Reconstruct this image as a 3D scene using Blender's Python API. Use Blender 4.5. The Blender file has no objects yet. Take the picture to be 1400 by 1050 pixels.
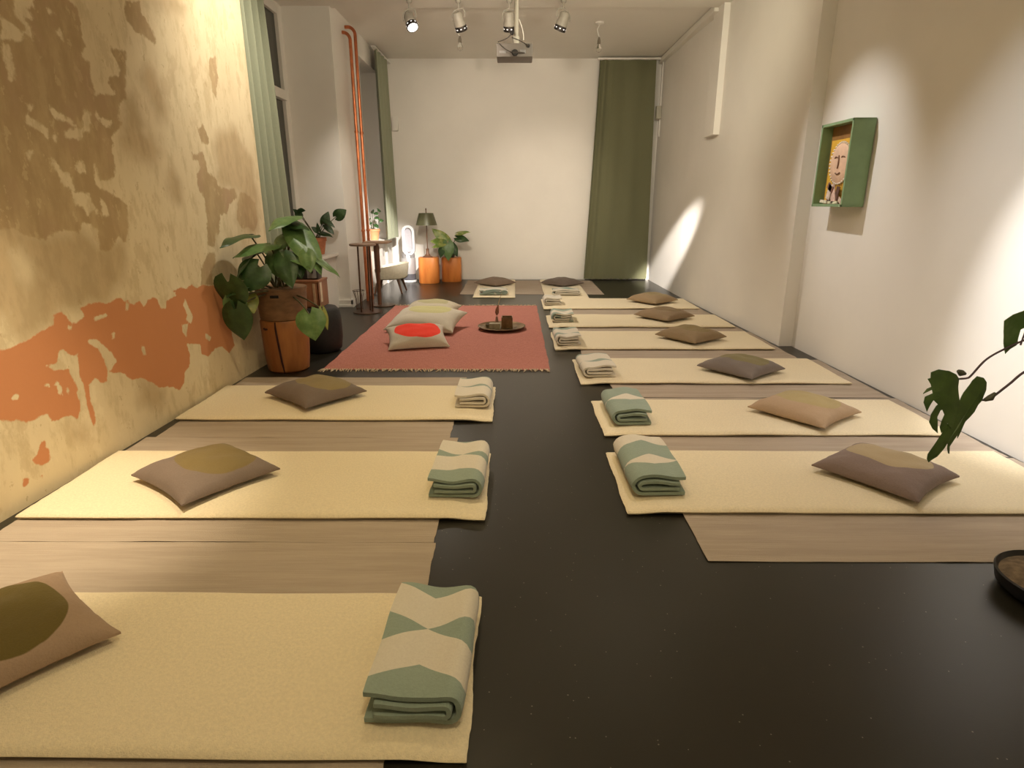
import bpy, bmesh, math, random
import numpy as np
from mathutils import Vector, Matrix, noise, Euler
PI = math.pi
rnd = random.Random(7)
scene = bpy.context.scene
COL = scene.collection

# ---------------------------------------------------------------- camera
F_PX, CAM_H = 830.0, 1.40
TH = math.atan(250 / F_PX)
YAW = math.atan(4 / F_PX * math.cos(TH))
cd = bpy.data.cameras.new('camera')
cam = bpy.data.objects.new('camera', cd)
COL.objects.link(cam)
cam.location = (0, 0, CAM_H)
cam.rotation_euler = (PI / 2 - TH, 0, YAW)
cd.sensor_width = 36
cd.sensor_fit = 'HORIZONTAL'
cd.lens = F_PX / 1400 * 36
cd.clip_start = 0.05
scene.camera = cam
scene.view_settings.view_transform = 'Standard'
scene.view_settings.look = 'None'
scene.view_settings.gamma = 1
scene.view_settings.use_curve_mapping = False
scene.view_settings.exposure = 0.0

def sight(x, y):
    u, v = (x - 700) / F_PX, (y - 525) / F_PX
    c, s = math.cos(TH), math.sin(TH)
    d = Vector((u, c - v * s, -s - v * c))
    return Matrix.Rotation(YAW, 3, 'Z') @ d
def at(x, y, Y):
    d = sight(x, y)
    return Vector((0, 0, CAM_H)) + d * (Y / d.y)
def onz(x, y, z=0.0):
    d = sight(x, y)
    return Vector((0, 0, CAM_H)) + d * ((z - CAM_H) / d.z)

# ---------------------------------------------------------------- materials
def S(r, g, b):
    f = lambda c: ((c / 255) / 12.92 if c / 255 <= .04045 else ((c / 255 + .055) / 1.055) ** 2.4)
    return (f(r), f(g), f(b), 1)
class NT:
    def __init__(s, name):
        s.m = bpy.data.materials.new(name)
        s.m.use_nodes = True
        s.t = s.m.node_tree
        s.b = s.t.nodes['Principled BSDF']
    def n(s, typ, **kw):
        nd = s.t.nodes.new(typ)
        for k, v in kw.items():
            if k in nd.bl_rna.properties: setattr(nd, k, v)
            else: nd.inputs[k.replace('_', ' ')].default_value = v
        return nd
    def l(s, a, b): s.t.links.new(a, b)
    def val(s, x):
        return x
    def math(s, op, a, b=None, c=None, clamp=False):
        nd = s.t.nodes.new('ShaderNodeMath'); nd.operation = op; nd.use_clamp = clamp
        for i, x in enumerate((a, b, c)):
            if x is None: continue
            if isinstance(x, (int, float)): nd.inputs[i].default_value = x
            else: s.l(x, nd.inputs[i])
        return nd.outputs[0]
    def mix(s, f, a, b):
        nd = s.t.nodes.new('ShaderNodeMix'); nd.data_type = 'RGBA'
        for sock, x in ((nd.inputs[0], f), (nd.inputs[6], a), (nd.inputs[7], b)):
            if isinstance(x, (int, float)): sock.default_value = x
            elif isinstance(x, tuple): sock.default_value = x
            else: s.l(x, sock)
        return nd.outputs[2]
    def coord(s, kind='Object'):
        return s.n('ShaderNodeTexCoord').outputs[kind]
    def noise(s, vec, scale, detail=3, rough=.5, stretch=None, off=None):
        if stretch or off:
            mp = s.n('ShaderNodeMapping')
            if stretch: mp.inputs['Scale'].default_value = stretch
            if off: mp.inputs['Location'].default_value = off
            s.l(vec, mp.inputs['Vector']); vec = mp.outputs[0]
        nd = s.n('ShaderNodeTexNoise', Scale=scale, Detail=detail, Roughness=rough)
        s.l(vec, nd.inputs['Vector'])
        return nd.outputs[0]
    def step(s, x, lo, hi):
        nd = s.n('ShaderNodeMapRange'); nd.interpolation_type = 'SMOOTHSTEP'
        s.l(x, nd.inputs[0]); nd.inputs[1].default_value = lo; nd.inputs[2].default_value = hi
        return nd.outputs[0]
    def bump(s, h, strength=.3, dist=.01):
        nd = s.n('ShaderNodeBump', Strength=strength, Distance=dist)
        s.l(h, nd.inputs['Height']); s.l(nd.outputs[0], s.b.inputs['Normal'])
    def base(s, c):
        if isinstance(c, tuple): s.b.inputs['Base Color'].default_value = c
        else: s.l(c, s.b.inputs['Base Color'])
    def set(s, **kw):
        for k, v in kw.items(): s.b.inputs[k.replace('_', ' ')].default_value = v
        return s
def dim(c, k): return (c[0] * k, c[1] * k, c[2] * k, 1)
def plain(name, col, rough=.6, var=.12, scale=8, metal=0, bump=0, spec=.5, stretch=None):
    t = NT(name)
    v = t.coord()
    n = t.noise(v, scale, 4, .55, stretch)
    t.base(t.mix(t.step(n, .3, .7), dim(col, 1 - var), dim(col, 1 + var)))
    t.set(Roughness=rough, Metallic=metal, Specular_IOR_Level=spec)
    if bump: t.bump(t.noise(v, scale * 8, 3, .6, stretch), bump, .004)
    return t.m

M = {}
M['white_wall'] = plain('white_wall_paint', (.80, .765, .715, 1), .7, .02, 1.5, bump=.03, spec=.3)
M['ceiling'] = plain('ceiling_paint', (.80, .765, .70, 1), .8, .02, 1.0, spec=.2)
M['trim'] = plain('white_gloss_paint', (.78, .75, .70, 1), .4, .03, 3)
M['metal_grey'] = plain('grey_lamp_metal', (.36, .33, .28, 1), .45, .06, 20, spec=.5)
M['dark_metal'] = plain('dark_metal', (.035, .028, .024, 1), .4, .2, 20, .6)
M['bronze'] = plain('bronze_metal', (.10, .055, .035, 1), .35, .2, 15, .7)
M['black'] = plain('black_plastic', (.012, .011, .012, 1), .35, .2, 20)
M['copper'] = plain('copper_pipe', (.56, .19, .085, 1), .30, .15, 12, .9)
M['terracotta'] = plain('terracotta_clay', (.50, .18, .085, 1), .75, .15, 12, bump=.2)
M['soil'] = plain('potting_soil', (.03, .02, .014, 1), .95, .4, 60, bump=.8)
M['white_plastic'] = plain('white_plastic', (.80, .80, .82, 1), .3, .02, 10)
M['grey_plastic'] = plain('grey_plastic', (.22, .21, .21, 1), .4, .1, 30)
M['brass'] = plain('aged_brass', (.20, .13, .065, 1), .4, .3, 14, .7)
M['wood_dark'] = plain('dark_walnut_wood', (.15, .07, .038, 1), .45, .25, 10, stretch=(1, 1, .15))
M['cord'] = plain('cable_sleeve', (.05, .04, .035, 1), .6, .1, 10)
M['glass'] = None
g = NT('clear_glass'); g.set(Roughness=.03, Transmission_Weight=1.0, IOR=1.45); g.base((.95, .95, .93, 1)); M['glass'] = g.m
g = NT('night_window_pane'); g.base((.045, .05, .04, 1)); g.set(Roughness=.12, Specular_IOR_Level=.5); M['pane'] = g.m

# floor: dark speckled rubber sheet
t = NT('speckled_rubber_floor'); v = t.coord()
n1 = t.noise(v, 3, 3); vo = t.n('ShaderNodeTexVoronoi', Scale=38); t.l(v, vo.inputs['Vector'])
wn = t.n('ShaderNodeTexWhiteNoise'); t.l(vo.outputs['Position'], wn.inputs['Vector'])
sp = t.math('MULTIPLY', t.math('LESS_THAN', vo.outputs['Distance'], .085), t.math('GREATER_THAN', wn.outputs['Value'], .74))
basec = t.mix(n1, (.017, .015, .010, 1), (.024, .021, .015, 1))
t.base(t.mix(sp, basec, (.20, .18, .14, 1)))
t.set(Roughness=.33, Specular_IOR_Level=.45); t.bump(t.noise(v, 160, 2), .08, .002); M['floor'] = t.m

# wool mat
def wool(name, col):
    t = NT(name); v = t.coord()
    n = t.noise(v, 2.2, 3, .5); f = t.noise(v, 90, 4, .7)
    t.base(t.mix(t.step(f, .3, .75), t.mix(n, dim(col, .90), dim(col, 1.0)), dim(col, 1.1)))
    t.set(Roughness=.95, Specular_IOR_Level=.1, Sheen_Weight=.25, Sheen_Roughness=.6)
    t.bump(t.math('ADD', f, t.noise(v, 240, 2, .6)), .45, .006)
    return t.m
M['wool'] = wool('cream_felted_wool', (.80, .685, .475, 1))
# linen runner with fine weft bands along its length
t = NT('grey_beige_linen_weave'); v = t.coord()
b1 = t.noise(v, 7, 4, .6, (.22, 2.4, 1)); b2 = t.noise(v, 34, 4, .65, (.09, 4.0, 1)); b3 = t.noise(v, 300, 2, .5)
c = t.mix(t.step(b1, .35, .65), (.40, .325, .255, 1), (.45, .37, .295, 1))
c = t.mix(t.math('MULTIPLY', t.step(b2, .45, .75), .4), c, (.54, .45, .36, 1))
t.base(c); t.set(Roughness=.9, Specular_IOR_Level=.15)
t.bump(t.math('ADD', t.math('MULTIPLY', b2, 2.0), b3), .5, .004); M['linen'] = t.m
# pink rug
t = NT('dusty_pink_woven_rug'); v = t.coord()
b1 = t.noise(v, 4, 3); b2 = t.noise(v, 160, 2, .5, (.15, 2, 1)); b3 = t.noise(v, 160, 2, .5, (2, .15, 1))
w = t.math('ADD', b2, b3)
t.base(t.mix(t.step(w, .8, 1.25), t.mix(b1, (.36, .135, .105, 1), (.42, .165, .13, 1)), (.52, .225, .18, 1)))
t.set(Roughness=.95, Specular_IOR_Level=.1); t.bump(w, .4, .004); M['rug'] = t.m
M['fringe'] = plain('rug_fringe_yarn', (.52, .41, .29, 1), .9, .35, 60, bump=.2, spec=.1)

def cloth_print(name, col, pcol, ell, seed=0, weave=140):
    """plain cloth with one rounded printed patch (object space x, y)"""
    cx, cy, rx, ry, rot = ell
    t = NT(name); v = t.coord()
    mp = t.n('ShaderNodeMapping'); mp.vector_type = 'TEXTURE'
    mp.inputs['Location'].default_value = (cx, cy, 0); mp.inputs['Rotation'].default_value = (0, 0, rot); mp.inputs['Scale'].default_value = (rx, ry, 1)
    t.l(v, mp.inputs['Vector'])
    sx = t.n('ShaderNodeSeparateXYZ'); t.l(mp.outputs[0], sx.inputs[0])
    so = t.n('ShaderNodeSeparateXYZ'); t.l(v, so.inputs[0])
    wob = t.math('MULTIPLY_ADD', t.noise(v, 2.6, 1, .4, off=(seed * 3.1, seed * 1.7, 0)), .55, -.27)
    r = t.math('ADD', t.math('ADD', t.math('POWER', t.math('ABSOLUTE', sx.outputs[0]), 2.3), t.math('POWER', t.math('ABSOLUTE', sx.outputs[1]), 2.3)), wob)
    inside = t.math('SUBTRACT', 1, t.step(r, .97, 1.03))
    inside = t.math('MULTIPLY', inside, t.math('GREATER_THAN', so.outputs[2], 0.0))
    f = t.noise(v, weave, 3, .6)
    t.base(t.mix(inside, t.mix(f, dim(col, .86), dim(col, 1.12)), t.mix(f, dim(pcol, .9), dim(pcol, 1.1))))
    t.set(Roughness=.9, Specular_IOR_Level=.15, Sheen_Weight=.1)
    t.bump(t.math('ADD', f, t.math('MULTIPLY', t.noise(v, 9, 3, .6), 2.5)), .25, .008)
    return t.m

# sage and off-white blanket, zigzag print in the UV (metres)
def blanket_mat(name, u0, v0, k, band, flip=False):
    t = NT(name); uv = t.n('ShaderNodeUVMap'); uv.uv_map = 'UVMap'
    s = t.n('ShaderNodeSeparateXYZ'); t.l(uv.outputs[0], s.inputs[0])
    u = t.math('PINGPONG', t.math('ABSOLUTE', t.math('SUBTRACT', s.outputs[0], u0)), .135)
    vv = t.math('ABSOLUTE', t.math('SUBTRACT', s.outputs[1], v0))
    f = t.math('SUBTRACT', vv, t.math('MULTIPLY', u, k))
    m = t.math('MODULO', t.math('ADD', f, band * 6), band * 2)
    gr = t.math('GREATER_THAN', m, band)
    ob = t.coord(); fz = t.noise(ob, 120, 3, .7)
    green = t.mix(fz, (.24, .30, .245, 1), (.32, .385, .32, 1)); cream = t.mix(fz, (.60, .54, .45, 1), (.74, .68, .57, 1))
    t.base(t.mix(gr, cream, green) if not flip else t.mix(gr, green, cream))
    t.set(Roughness=.92, Specular_IOR_Level=.12, Sheen_Weight=.2)
    t.bump(t.math('ADD', fz, t.noise(ob, 40, 3, .6)), .35, .006)
    return t.m
def curtain_mat(name, col):
    t = NT(name); v = t.coord()
    f = t.noise(v, 220, 2, .5, (1, 1, .2)); n = t.noise(v, 1.5, 3)
    t.base(t.mix(f, t.mix(n, dim(col, .9), dim(col, 1.0)), dim(col, 1.15)))
    t.set(Roughness=.85, Specular_IOR_Level=.15, Sheen_Weight=.15)
    t.bump(f, .2, .003); return t.m
M['curtain'] = curtain_mat('sage_green_curtain_cloth', (.150, .150, .085, 1))
M['curtain_pale'] = curtain_mat('pale_sage_curtain_cloth', (.27, .285, .20, 1))
# bark-free timber block with radial growth
def timber(name, c1, c2, scale=2.0):
    t = NT(name); v = t.coord()
    n = t.noise(v, scale * 3, 4, .6, (1, 1, .22)); n2 = t.noise(v, scale * 14, 3, .6, (1, 1, .12))
    t.base(t.mix(t.math('MULTIPLY_ADD', n2, .35, t.math('MULTIPLY', t.step(n, .3, .7), .65)), c1, c2))
    t.set(Roughness=.42, Specular_IOR_Level=.4); t.bump(n2, .2, .006); return t.m
M['stump'] = timber('reddish_oiled_timber', (.20, .06, .016, 1), (.40, .16, .045, 1))
M['stump_orange'] = timber('orange_oiled_timber', (.50, .13, .022, 1), (.80, .29, .065, 1))
M['crack'] = plain('dark_timber_crack', (.03, .004, .004, 1), .9, .2, 20)
M['basket'] = plain('brown_waxed_paper', (.22, .115, .055, 1), .6, .22, 9, bump=.25, stretch=(1, 1, 2.5))
M['crate'] = timber('brown_crate_board', (.22, .085, .04, 1), (.34, .15, .075, 1), 3)
def leaf_mat(name, col, pale, trans=.15):
    t = NT(name); v = t.coord()
    n = t.noise(v, 16, 3, .6); t.base(t.mix(t.step(n, .35, .75), col, pale))
    t.set(Roughness=.38, Specular_IOR_Level=.5); t.bump(t.noise(v, 30, 3), .2, .005); return t.m
M['leaf'] = leaf_mat('deep_green_leaf', (.022, .055, .014, 1), (.045, .10, .028, 1))
M['leaf_light'] = leaf_mat('fresh_green_leaf', (.085, .17, .05, 1), (.15, .25, .085, 1))
M['leaf_yellow'] = leaf_mat('yellowing_leaf', (.20, .24, .05, 1), (.38, .34, .08, 1))
M['leaf_var'] = leaf_mat('variegated_leaf', (.13, .22, .035, 1), (.46, .46, .16, 1))
M['monstera'] = leaf_mat('monstera_leaf_green', (.035, .075, .010, 1), (.06, .115, .018, 1))
M['stem'] = plain('green_brown_stem', (.09, .085, .035, 1), .6, .25, 20)
M['petiole'] = plain('purplish_petiole', (.10, .065, .085, 1), .5, .15, 20)
def glow(name, col, e):
    t = NT(name); t.base((1, 1, 1, 1)); t.b.inputs['Emission Color'].default_value = col; t.b.inputs['Emission Strength'].default_value = e; return t.m
M['lens_lit'] = glow('lit_lamp_lens', (1, .93, .86, 1), 9)
M['lens'] = plain('lamp_lens_glass', (.55, .52, .48, 1), .1, .03, 10)
M['slot_lit'] = glow('lamp_ring_slot_glow', (1, .92, .95, 1), 1.0)

# ---------------------------------------------------------------- mesh helpers
def B(): return bmesh.new()
def obj(name, bm, m, parent=None, smooth=True, mods=None):
    bmesh.ops.recalc_face_normals(bm, faces=bm.faces)
    me = bpy.data.meshes.new(name)
    if parent is not None:
        bmesh.ops.translate(bm, verts=bm.verts, vec=-abs_loc(parent))
    bm.to_mesh(me); bm.free()
    for mm in (m if isinstance(m, (list, tuple)) else [m]): me.materials.append(mm)
    if smooth:
        me.shade_smooth()
        try: me.set_sharp_from_angle(angle=math.radians(38))
        except Exception: pass
    o = bpy.data.objects.new(name, me)
    COL.objects.link(o)
    if parent is not None: o.parent = parent
    return o
def abs_loc(o):
    v = Vector(o.location)
    while o.parent is not None:
        o = o.parent; v += Vector(o.location)
    return v
def recentre(o):
    """put the object's origin at the middle of its base"""
    vs = [v.co for v in o.data.vertices]
    c = Vector(((min(v.x for v in vs) + max(v.x for v in vs)) / 2, (min(v.y for v in vs) + max(v.y for v in vs)) / 2, min(v.z for v in vs)))
    o.data.transform(Matrix.Translation(-c)); o.location = c
    return o
def tag(o, label, cat, group=None):
    o['label'] = label; o['category'] = cat
    if group: o['group'] = group
    return o
def thing(name, label, cat, loc, group=None):
    o = bpy.data.objects.new(name, None); COL.objects.link(o)
    o.location = loc; o.empty_display_size = .1
    return tag(o, label, cat, group)
def struct(name, bm, m, smooth=False):
    o = obj(name, bm, m, None, smooth); o['kind'] = 'structure'; return o
def box(bm, lo, hi, bev=0.0, mat=0, rot=None, seg=2):
    lo, hi = Vector(lo), Vector(hi)
    r = bmesh.ops.create_cube(bm, size=1)
    vs = r['verts']; c = (lo + hi) / 2; d = hi - lo
    Rm = rot or Matrix.Identity(3)
    for v in vs: v.co = Vector((v.co.x * d.x, v.co.y * d.y, v.co.z * d.z))
    fs = set(f for v in vs for f in v.link_faces)
    if bev > 0:
        es = list({e for f in fs for e in f.edges})
        rr = bmesh.ops.bevel(bm, geom=es, offset=bev, segments=seg, profile=.7, affect='EDGES')
        fs = {f for f in rr['faces']} | {f for f in fs if f.is_valid}
    vv = {v for f in fs for v in f.verts}
    for v in vv: v.co = Rm @ v.co + c
    for f in fs: f.material_index = mat
    return vv
def frame_of(d):
    d = Vector(d).normalized()
    a = Vector((0, 0, 1)) if abs(d.z) < .9 else Vector((1, 0, 0))
    x = a.cross(d).normalized(); return x, d.cross(x).normalized(), d
def tube(bm, pts, r, seg=10, mat=0, cap=True):
    pts = [Vector(p) for p in pts]; n = len(pts)
    rs = r if isinstance(r, (list, tuple)) else [r] * n
    rings = []; x = None
    for i, p in enumerate(pts):
        d = (pts[min(i + 1, n - 1)] - pts[max(i - 1, 0)]).normalized()
        if x is None: x, y, _ = frame_of(d)
        else:
            x = (x - d * x.dot(d)).normalized()
        y = d.cross(x)
        rings.append([bm.verts.new(p + (x * math.cos(2 * PI * k / seg) + y * math.sin(2 * PI * k / seg)) * rs[i]) for k in range(seg)])
    for a, b in zip(rings, rings[1:]):
        for k in range(seg):
            f = bm.faces.new((a[k], a[(k + 1) % seg], b[(k + 1) % seg], b[k])); f.material_index = mat
    if cap:
        bm.faces.new(rings[0]).material_index = mat; bm.faces.new(rings[-1]).material_index = mat
def lathe(bm, prof, c=(0, 0, 0), seg=32, mat=0, axis=None, wob=0, seed=0, sy=1.0):
    """prof: (radius, height) pairs, closed with caps; axis direction optional"""
    c = Vector(c); X, Y, Z = (Vector((1, 0, 0)), Vector((0, 1, 0)), Vector((0, 0, 1))) if axis is None else frame_of(axis)
    rings = []
    for r, h in prof:
        if r < 1e-6: rings.append([bm.verts.new(c + Z * h)]); continue
        ring = []
        for k in range(seg):
            a = 2 * PI * k / seg
            rr = r * (1 + wob * noise.noise(Vector((math.cos(a) * 1.3, math.sin(a) * 1.3, seed + h * .5))))
            ring.append(bm.verts.new(c + X * rr * math.cos(a) + Y * rr * sy * math.sin(a) + Z * h))
        rings.append(ring)
    for a, b in zip(rings, rings[1:]):
        for k in range(seg):
            k2 = (k + 1) % seg
            if len(a) == 1 and len(b) == 1: continue
            if len(a) == 1: f = bm.faces.new((a[0], b[k2], b[k]))
            elif len(b) == 1: f = bm.faces.new((a[k], a[k2], b[0]))
            else: f = bm.faces.new((a[k], a[k2], b[k2], b[k]))
            f.material_index = mat
    for ring in (rings[0], rings[-1]):
        if len(ring) > 2: bm.faces.new(ring).material_index = mat
def N3(x, y, z): return noise.noise(Vector((x, y, z)))
def slab(w0, w1, l0, l1, nx, ny, top, bot, edge=lambda u, v: (0, 0), bulge=.004):
    """closed soft sheet: x w0..w1, y l0..l1; top/bot(x, y) give heights"""
    bm = B(); T = []; L = []
    for i in range(nx + 1):
        T.append([]); L.append([])
        for j in range(ny + 1):
            u, v = i / nx, j / ny
            ex, ey = edge(u, v)
            x = w0 + (w1 - w0) * u + ex; y = l0 + (l1 - l0) * v + ey
            zt, zb = top(x, y), bot(x, y)
            rim = i in (0, nx) or j in (0, ny)
            if rim: zt = zb + (zt - zb) * .72
            T[-1].append(bm.verts.new((x, y, zt))); L[-1].append(bm.verts.new((x, y, zb)))
    for i in range(nx):
        for j in range(ny):
            bm.faces.new((T[i][j], T[i + 1][j], T[i + 1][j + 1], T[i][j + 1]))
            bm.faces.new((L[i][j], L[i][j + 1], L[i + 1][j + 1], L[i + 1][j]))
    ring = [(i, 0) for i in range(nx)] + [(nx, j) for j in range(ny)] + [(i, ny) for i in range(nx, 0, -1)] + [(0, j) for j in range(ny, 0, -1)]
    cx, cy = (w0 + w1) / 2, (l0 + l1) / 2
    mids = []
    for i, j in ring:
        a, b = T[i][j].co, L[i][j].co
        o = Vector(((1 if i == nx else -1 if i == 0 else 0), (1 if j == ny else -1 if j == 0 else 0), 0)) * bulge
        mids.append(bm.verts.new(a.lerp(b, .45) + o))
    for k in range(len(ring)):
        k2 = (k + 1) % len(ring)
        (i, j), (i2, j2) = ring[k], ring[k2]
        bm.faces.new((T[i][j], mids[k], mids[k2], T[i2][j2]))
        bm.faces.new((mids[k], L[i][j], L[i2][j2], mids[k2]))
    return bm
# ---------------------------------------------------------------- room shell
ZC, ZF = 3.66, 3.71
YB = 11.42
bm = B(); box(bm, (-3.2, -2.8, -.12), (3.2, 11.8, 0)); struct('floor', bm, M['floor'])
bm = B(); box(bm, (-3.2, -2.8, ZC), (3.2, 8.42, ZC + .2)); box(bm, (-3.2, 8.42, ZF), (3.2, 11.8, ZC + .2)); struct('ceiling', bm, M['ceiling'])
bm = B(); box(bm, (-3.2, YB, -.1), (3.2, YB + .2, 3.8)); struct('wall_back', bm, M['white_wall'])
bm = B(); box(bm, (-3.2, -2.8, -.1), (3.2, -2.65, 3.8)); struct('wall_front', bm, M['white_wall'])
def prism(bm, poly, z0, z1, mat=0):
    a = [bm.verts.new((x, y, z0)) for x, y in poly]; b = [bm.verts.new((x, y, z1)) for x, y in poly]
    n = len(poly)
    for i in range(n): bm.faces.new((a[i], a[(i + 1) % n], b[(i + 1) % n], b[i])).material_index = mat
    bm.faces.new(a).material_index = mat; bm.faces.new(b).material_index = mat
bm = B(); prism(bm, [(2.485, YB + .1), (2.51, 9.4), (2.66, 5.985), (2.79, 5.985), (2.845, 3.43), (2.89, -2.8), (3.2, -2.8), (3.2, YB + .1)], -.1, 3.8)
struct('wall_right', bm, M['white_wall'])
# boxed chase coming down the white wall, and a thin picture rail under the ceiling
bm = B(); box(bm, (2.487, 8.22, 2.20), (2.62, 8.62, 3.70), .006); struct('trim_1', bm, M['white_wall'])
bm = B(); box(bm, (2.43, 8.43, 3.62), (2.56, YB, 3.70), .02); struct('trim_2', bm, M['ceiling'])

# left wall beyond the plaster: niches, piers, parapets
bm = B()
box(bm, (-2.95, 8.33, -.1), (-2.25, 9.70, 3.8))                       # pier between the niches
box(bm, (-2.95, 10.92, -.1), (-2.25, YB + .05, 3.8))                  # pier by the back wall
box(bm, (-2.95, 9.69, 3.40), (-2.25, 10.93, 3.8))                     # lintel of the second niche
box(bm, (-2.95, 9.69, -.1), (-2.28, 10.93, .74))                      # parapet of the second niche
box(bm, (-2.95, 5.50, -.1), (-2.42, 8.34, .70))                       # parapet of the first niche
box(bm, (-3.1, 5.40, .6), (-2.84, 5.92, 3.8)); box(bm, (-3.1, 8.13, .6), (-2.84, 8.40, 3.8)); box(bm, (-3.09, 5.90, 3.58), (-2.843, 8.14, 3.79))
box(bm, (-3.1, 9.6, .6), (-2.70, 9.9, 3.8)); box(bm, (-3.1, 10.72, .6), (-2.70, 11.0, 3.8)); box(bm, (-3.09, 9.89, 3.3), (-2.703, 10.73, 3.79))
struct('wall_left_far', bm, M['white_wall'])
bm = B(); box(bm, (-2.95, 5.56, .70), (-2.375, 8.33, .74), .008); struct('trim_3', bm, M['trim'])     # sill board
bm = B(); box(bm, (-2.95, 9.71, .74), (-2.20, 10.91, .775), .008); struct('trim_4', bm, M['trim'])
bm = B()
box(bm, (-2.45, 8.305, 0), (-2.225, 8.345, .10), .006); box(bm, (-2.255, 8.305, 0), (-2.225, 9.70, .10), .006); box(bm, (-2.44, 8.295, 0), (-2.215, 8.35, .035), .005)
struct('baseboard_left', bm, M['trim'])
bm = B(); box(bm, (-2.25, YB - .012, 0), (2.49, YB + .01, .035), .004); struct('baseboard_back', bm, M['trim'])
def window(name, x, y0, y1, z0, z1, bar):
    bm = B()
    fr = .075
    box(bm, (x - .05, y0, z0), (x + .03, y0 + fr, z1), .008); box(bm, (x - .05, y1 - fr, z0), (x + .03, y1, z1), .008)
    box(bm, (x - .046, y0 + .01, z0 + .003), (x + .026, y1 - .01, z0 + fr), .008); box(bm, (x - .046, y0 + .01, z1 - fr), (x + .026, y1 - .01, z1 - .003), .008)
    box(bm, (x - .05, y0 + .05, bar), (x + .05, y1 - .05, bar + .11), .012)
    ym = (y0 + y1) / 2
    box(bm, (x - .045, ym - .05, z0 + .05), (x + .035, ym + .05, z1 - .05), .01)
    w = struct(name, bm, M['trim'])
    for zz in ((z0 + .06, bar + .02), (bar + .1, z1 - .06)):
        for yy in ((y0 + .06, ym - .04), (ym + .04, y1 - .06)):
            bm = B(); box(bm, (x - .02, yy[0], zz[0]), (x - .012, yy[1], zz[1])); obj('pane', bm, M['pane'], w, False)
window('window_1', -2.82, 5.92, 8.13, .74, 3.58, 2.57)
window('window_2', -2.68, 9.9, 10.72, .77, 3.3, 2.5)

# ---- the old plaster wall: layers of paint, traced in wall metres (along the room, height)
BAND=[[(2.465,0.817),(2.663,0.757),(2.722,0.752),(2.773,0.764),(2.820,0.760),(2.859,0.779),(2.922,0.793),(2.989,0.807),(3.007,0.854),(3.060,0.862),(3.088,0.828),(3.101,0.804),(3.135,0.786),(3.179,0.800),(3.212,0.805),(3.190,0.858),(3.261,0.868),(3.326,0.869),(3.398,0.846),(3.460,0.860),(3.521,0.863),(3.539,0.836),(3.577,0.838),(3.618,0.802),(3.677,0.822),(3.705,0.779),(3.727,0.784),(3.747,0.807),(3.809,0.823),(3.853,0.799),(3.873,0.738),(3.932,0.732),(3.937,0.777),(4.009,0.784),(4.060,0.795),(4.017,0.843),(4.053,0.829),(4.123,0.842),(4.176,0.821),(4.260,0.843),(4.322,0.806),(4.400,0.820),(4.549,0.795),(4.653,0.797),(4.709,0.806),(4.730,0.684),(4.690,0.538),(4.736,0.292),(4.635,0.254),(4.545,0.326),(4.444,0.339),(4.334,0.302),(4.250,0.344),(4.260,0.414),(4.165,0.436),(4.091,0.453),(4.111,0.368),(4.082,0.295),(4.016,0.274),(3.995,0.200),(3.928,0.170),(3.865,0.209),(3.794,0.236),(3.722,0.249),(3.663,0.299),(3.569,0.363),(3.478,0.372),(3.434,0.419),(3.414,0.438),(3.324,0.459),(3.296,0.483),(3.279,0.423),(3.225,0.431),(3.201,0.466),(3.142,0.447),(3.129,0.364),(3.135,0.326),(3.139,0.244),(3.107,0.207),(3.101,0.282),(3.095,0.356),(3.101,0.358),(3.102,0.452),(3.089,0.517),(3.110,0.626),(3.052,0.633),(3.015,0.672),(2.983,0.673),(2.966,0.615),(2.891,0.620),(2.935,0.583),(3.025,0.570),(3.039,0.517),(3.062,0.456),(3.043,0.424),(3.054,0.373),(3.059,0.391),(3.051,0.347),(3.016,0.293),(2.984,0.324),(2.939,0.336),(2.873,0.334),(2.849,0.346),(2.833,0.385),(2.773,0.389),(2.714,0.386),(2.679,0.406),(2.656,0.424),(2.628,0.421),(2.576,0.450),(2.379,0.517)],
 [(2.756,0.268),(2.782,0.268),(2.782,0.235),(2.800,0.220),(2.792,0.178),(2.800,0.167),(2.776,0.151),(2.724,0.156),(2.686,0.203),(2.716,0.219),(2.739,0.238)],
 [(2.615,0.141),(2.646,0.133),(2.639,0.100),(2.604,0.101)],
 [(2.709,0.118),(2.729,0.102),(2.715,0.091)]]
BANDH=[[(3.198,0.682),(3.259,0.672),(3.285,0.647),(3.356,0.574),(3.382,0.518),(3.329,0.478),(3.302,0.485),(3.290,0.542),(3.265,0.612),(3.203,0.662)],
 [(4.159,0.761),(4.171,0.711),(4.217,0.624),(4.187,0.581),(4.126,0.612),(4.153,0.646),(4.122,0.719)],
 [(4.070,0.594),(4.143,0.579),(4.111,0.527),(4.109,0.488),(4.066,0.546)],
 [(4.344,0.478),(4.410,0.432),(4.383,0.407),(4.334,0.444)],
 [(3.615,0.554),(3.645,0.538),(3.652,0.488),(3.620,0.500)],
 [(2.660,0.533),(2.700,0.537),(2.698,0.517),(2.663,0.518)],
 [(2.934,0.532),(2.954,0.489),(2.950,0.449),(2.923,0.462),(2.930,0.504),(2.915,0.516)],
 [(3.266,0.791),(3.372,0.795),(3.379,0.780),(3.276,0.770)],
 [(3.554,0.825),(3.586,0.824),(3.563,0.780),(3.535,0.787)],
 [(3.084,0.785),(3.111,0.780),(3.094,0.751),(3.075,0.765)],
 [(3.620,0.548),(3.650,0.493),(3.622,0.491)],
 [(3.385,0.677),(3.414,0.675),(3.397,0.644),(3.381,0.649)],
 [(2.859,0.537),(2.886,0.525),(2.883,0.515),(2.856,0.528)],
 [(2.985,0.480),(3.004,0.463),(2.994,0.443),(2.983,0.458)]]
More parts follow.
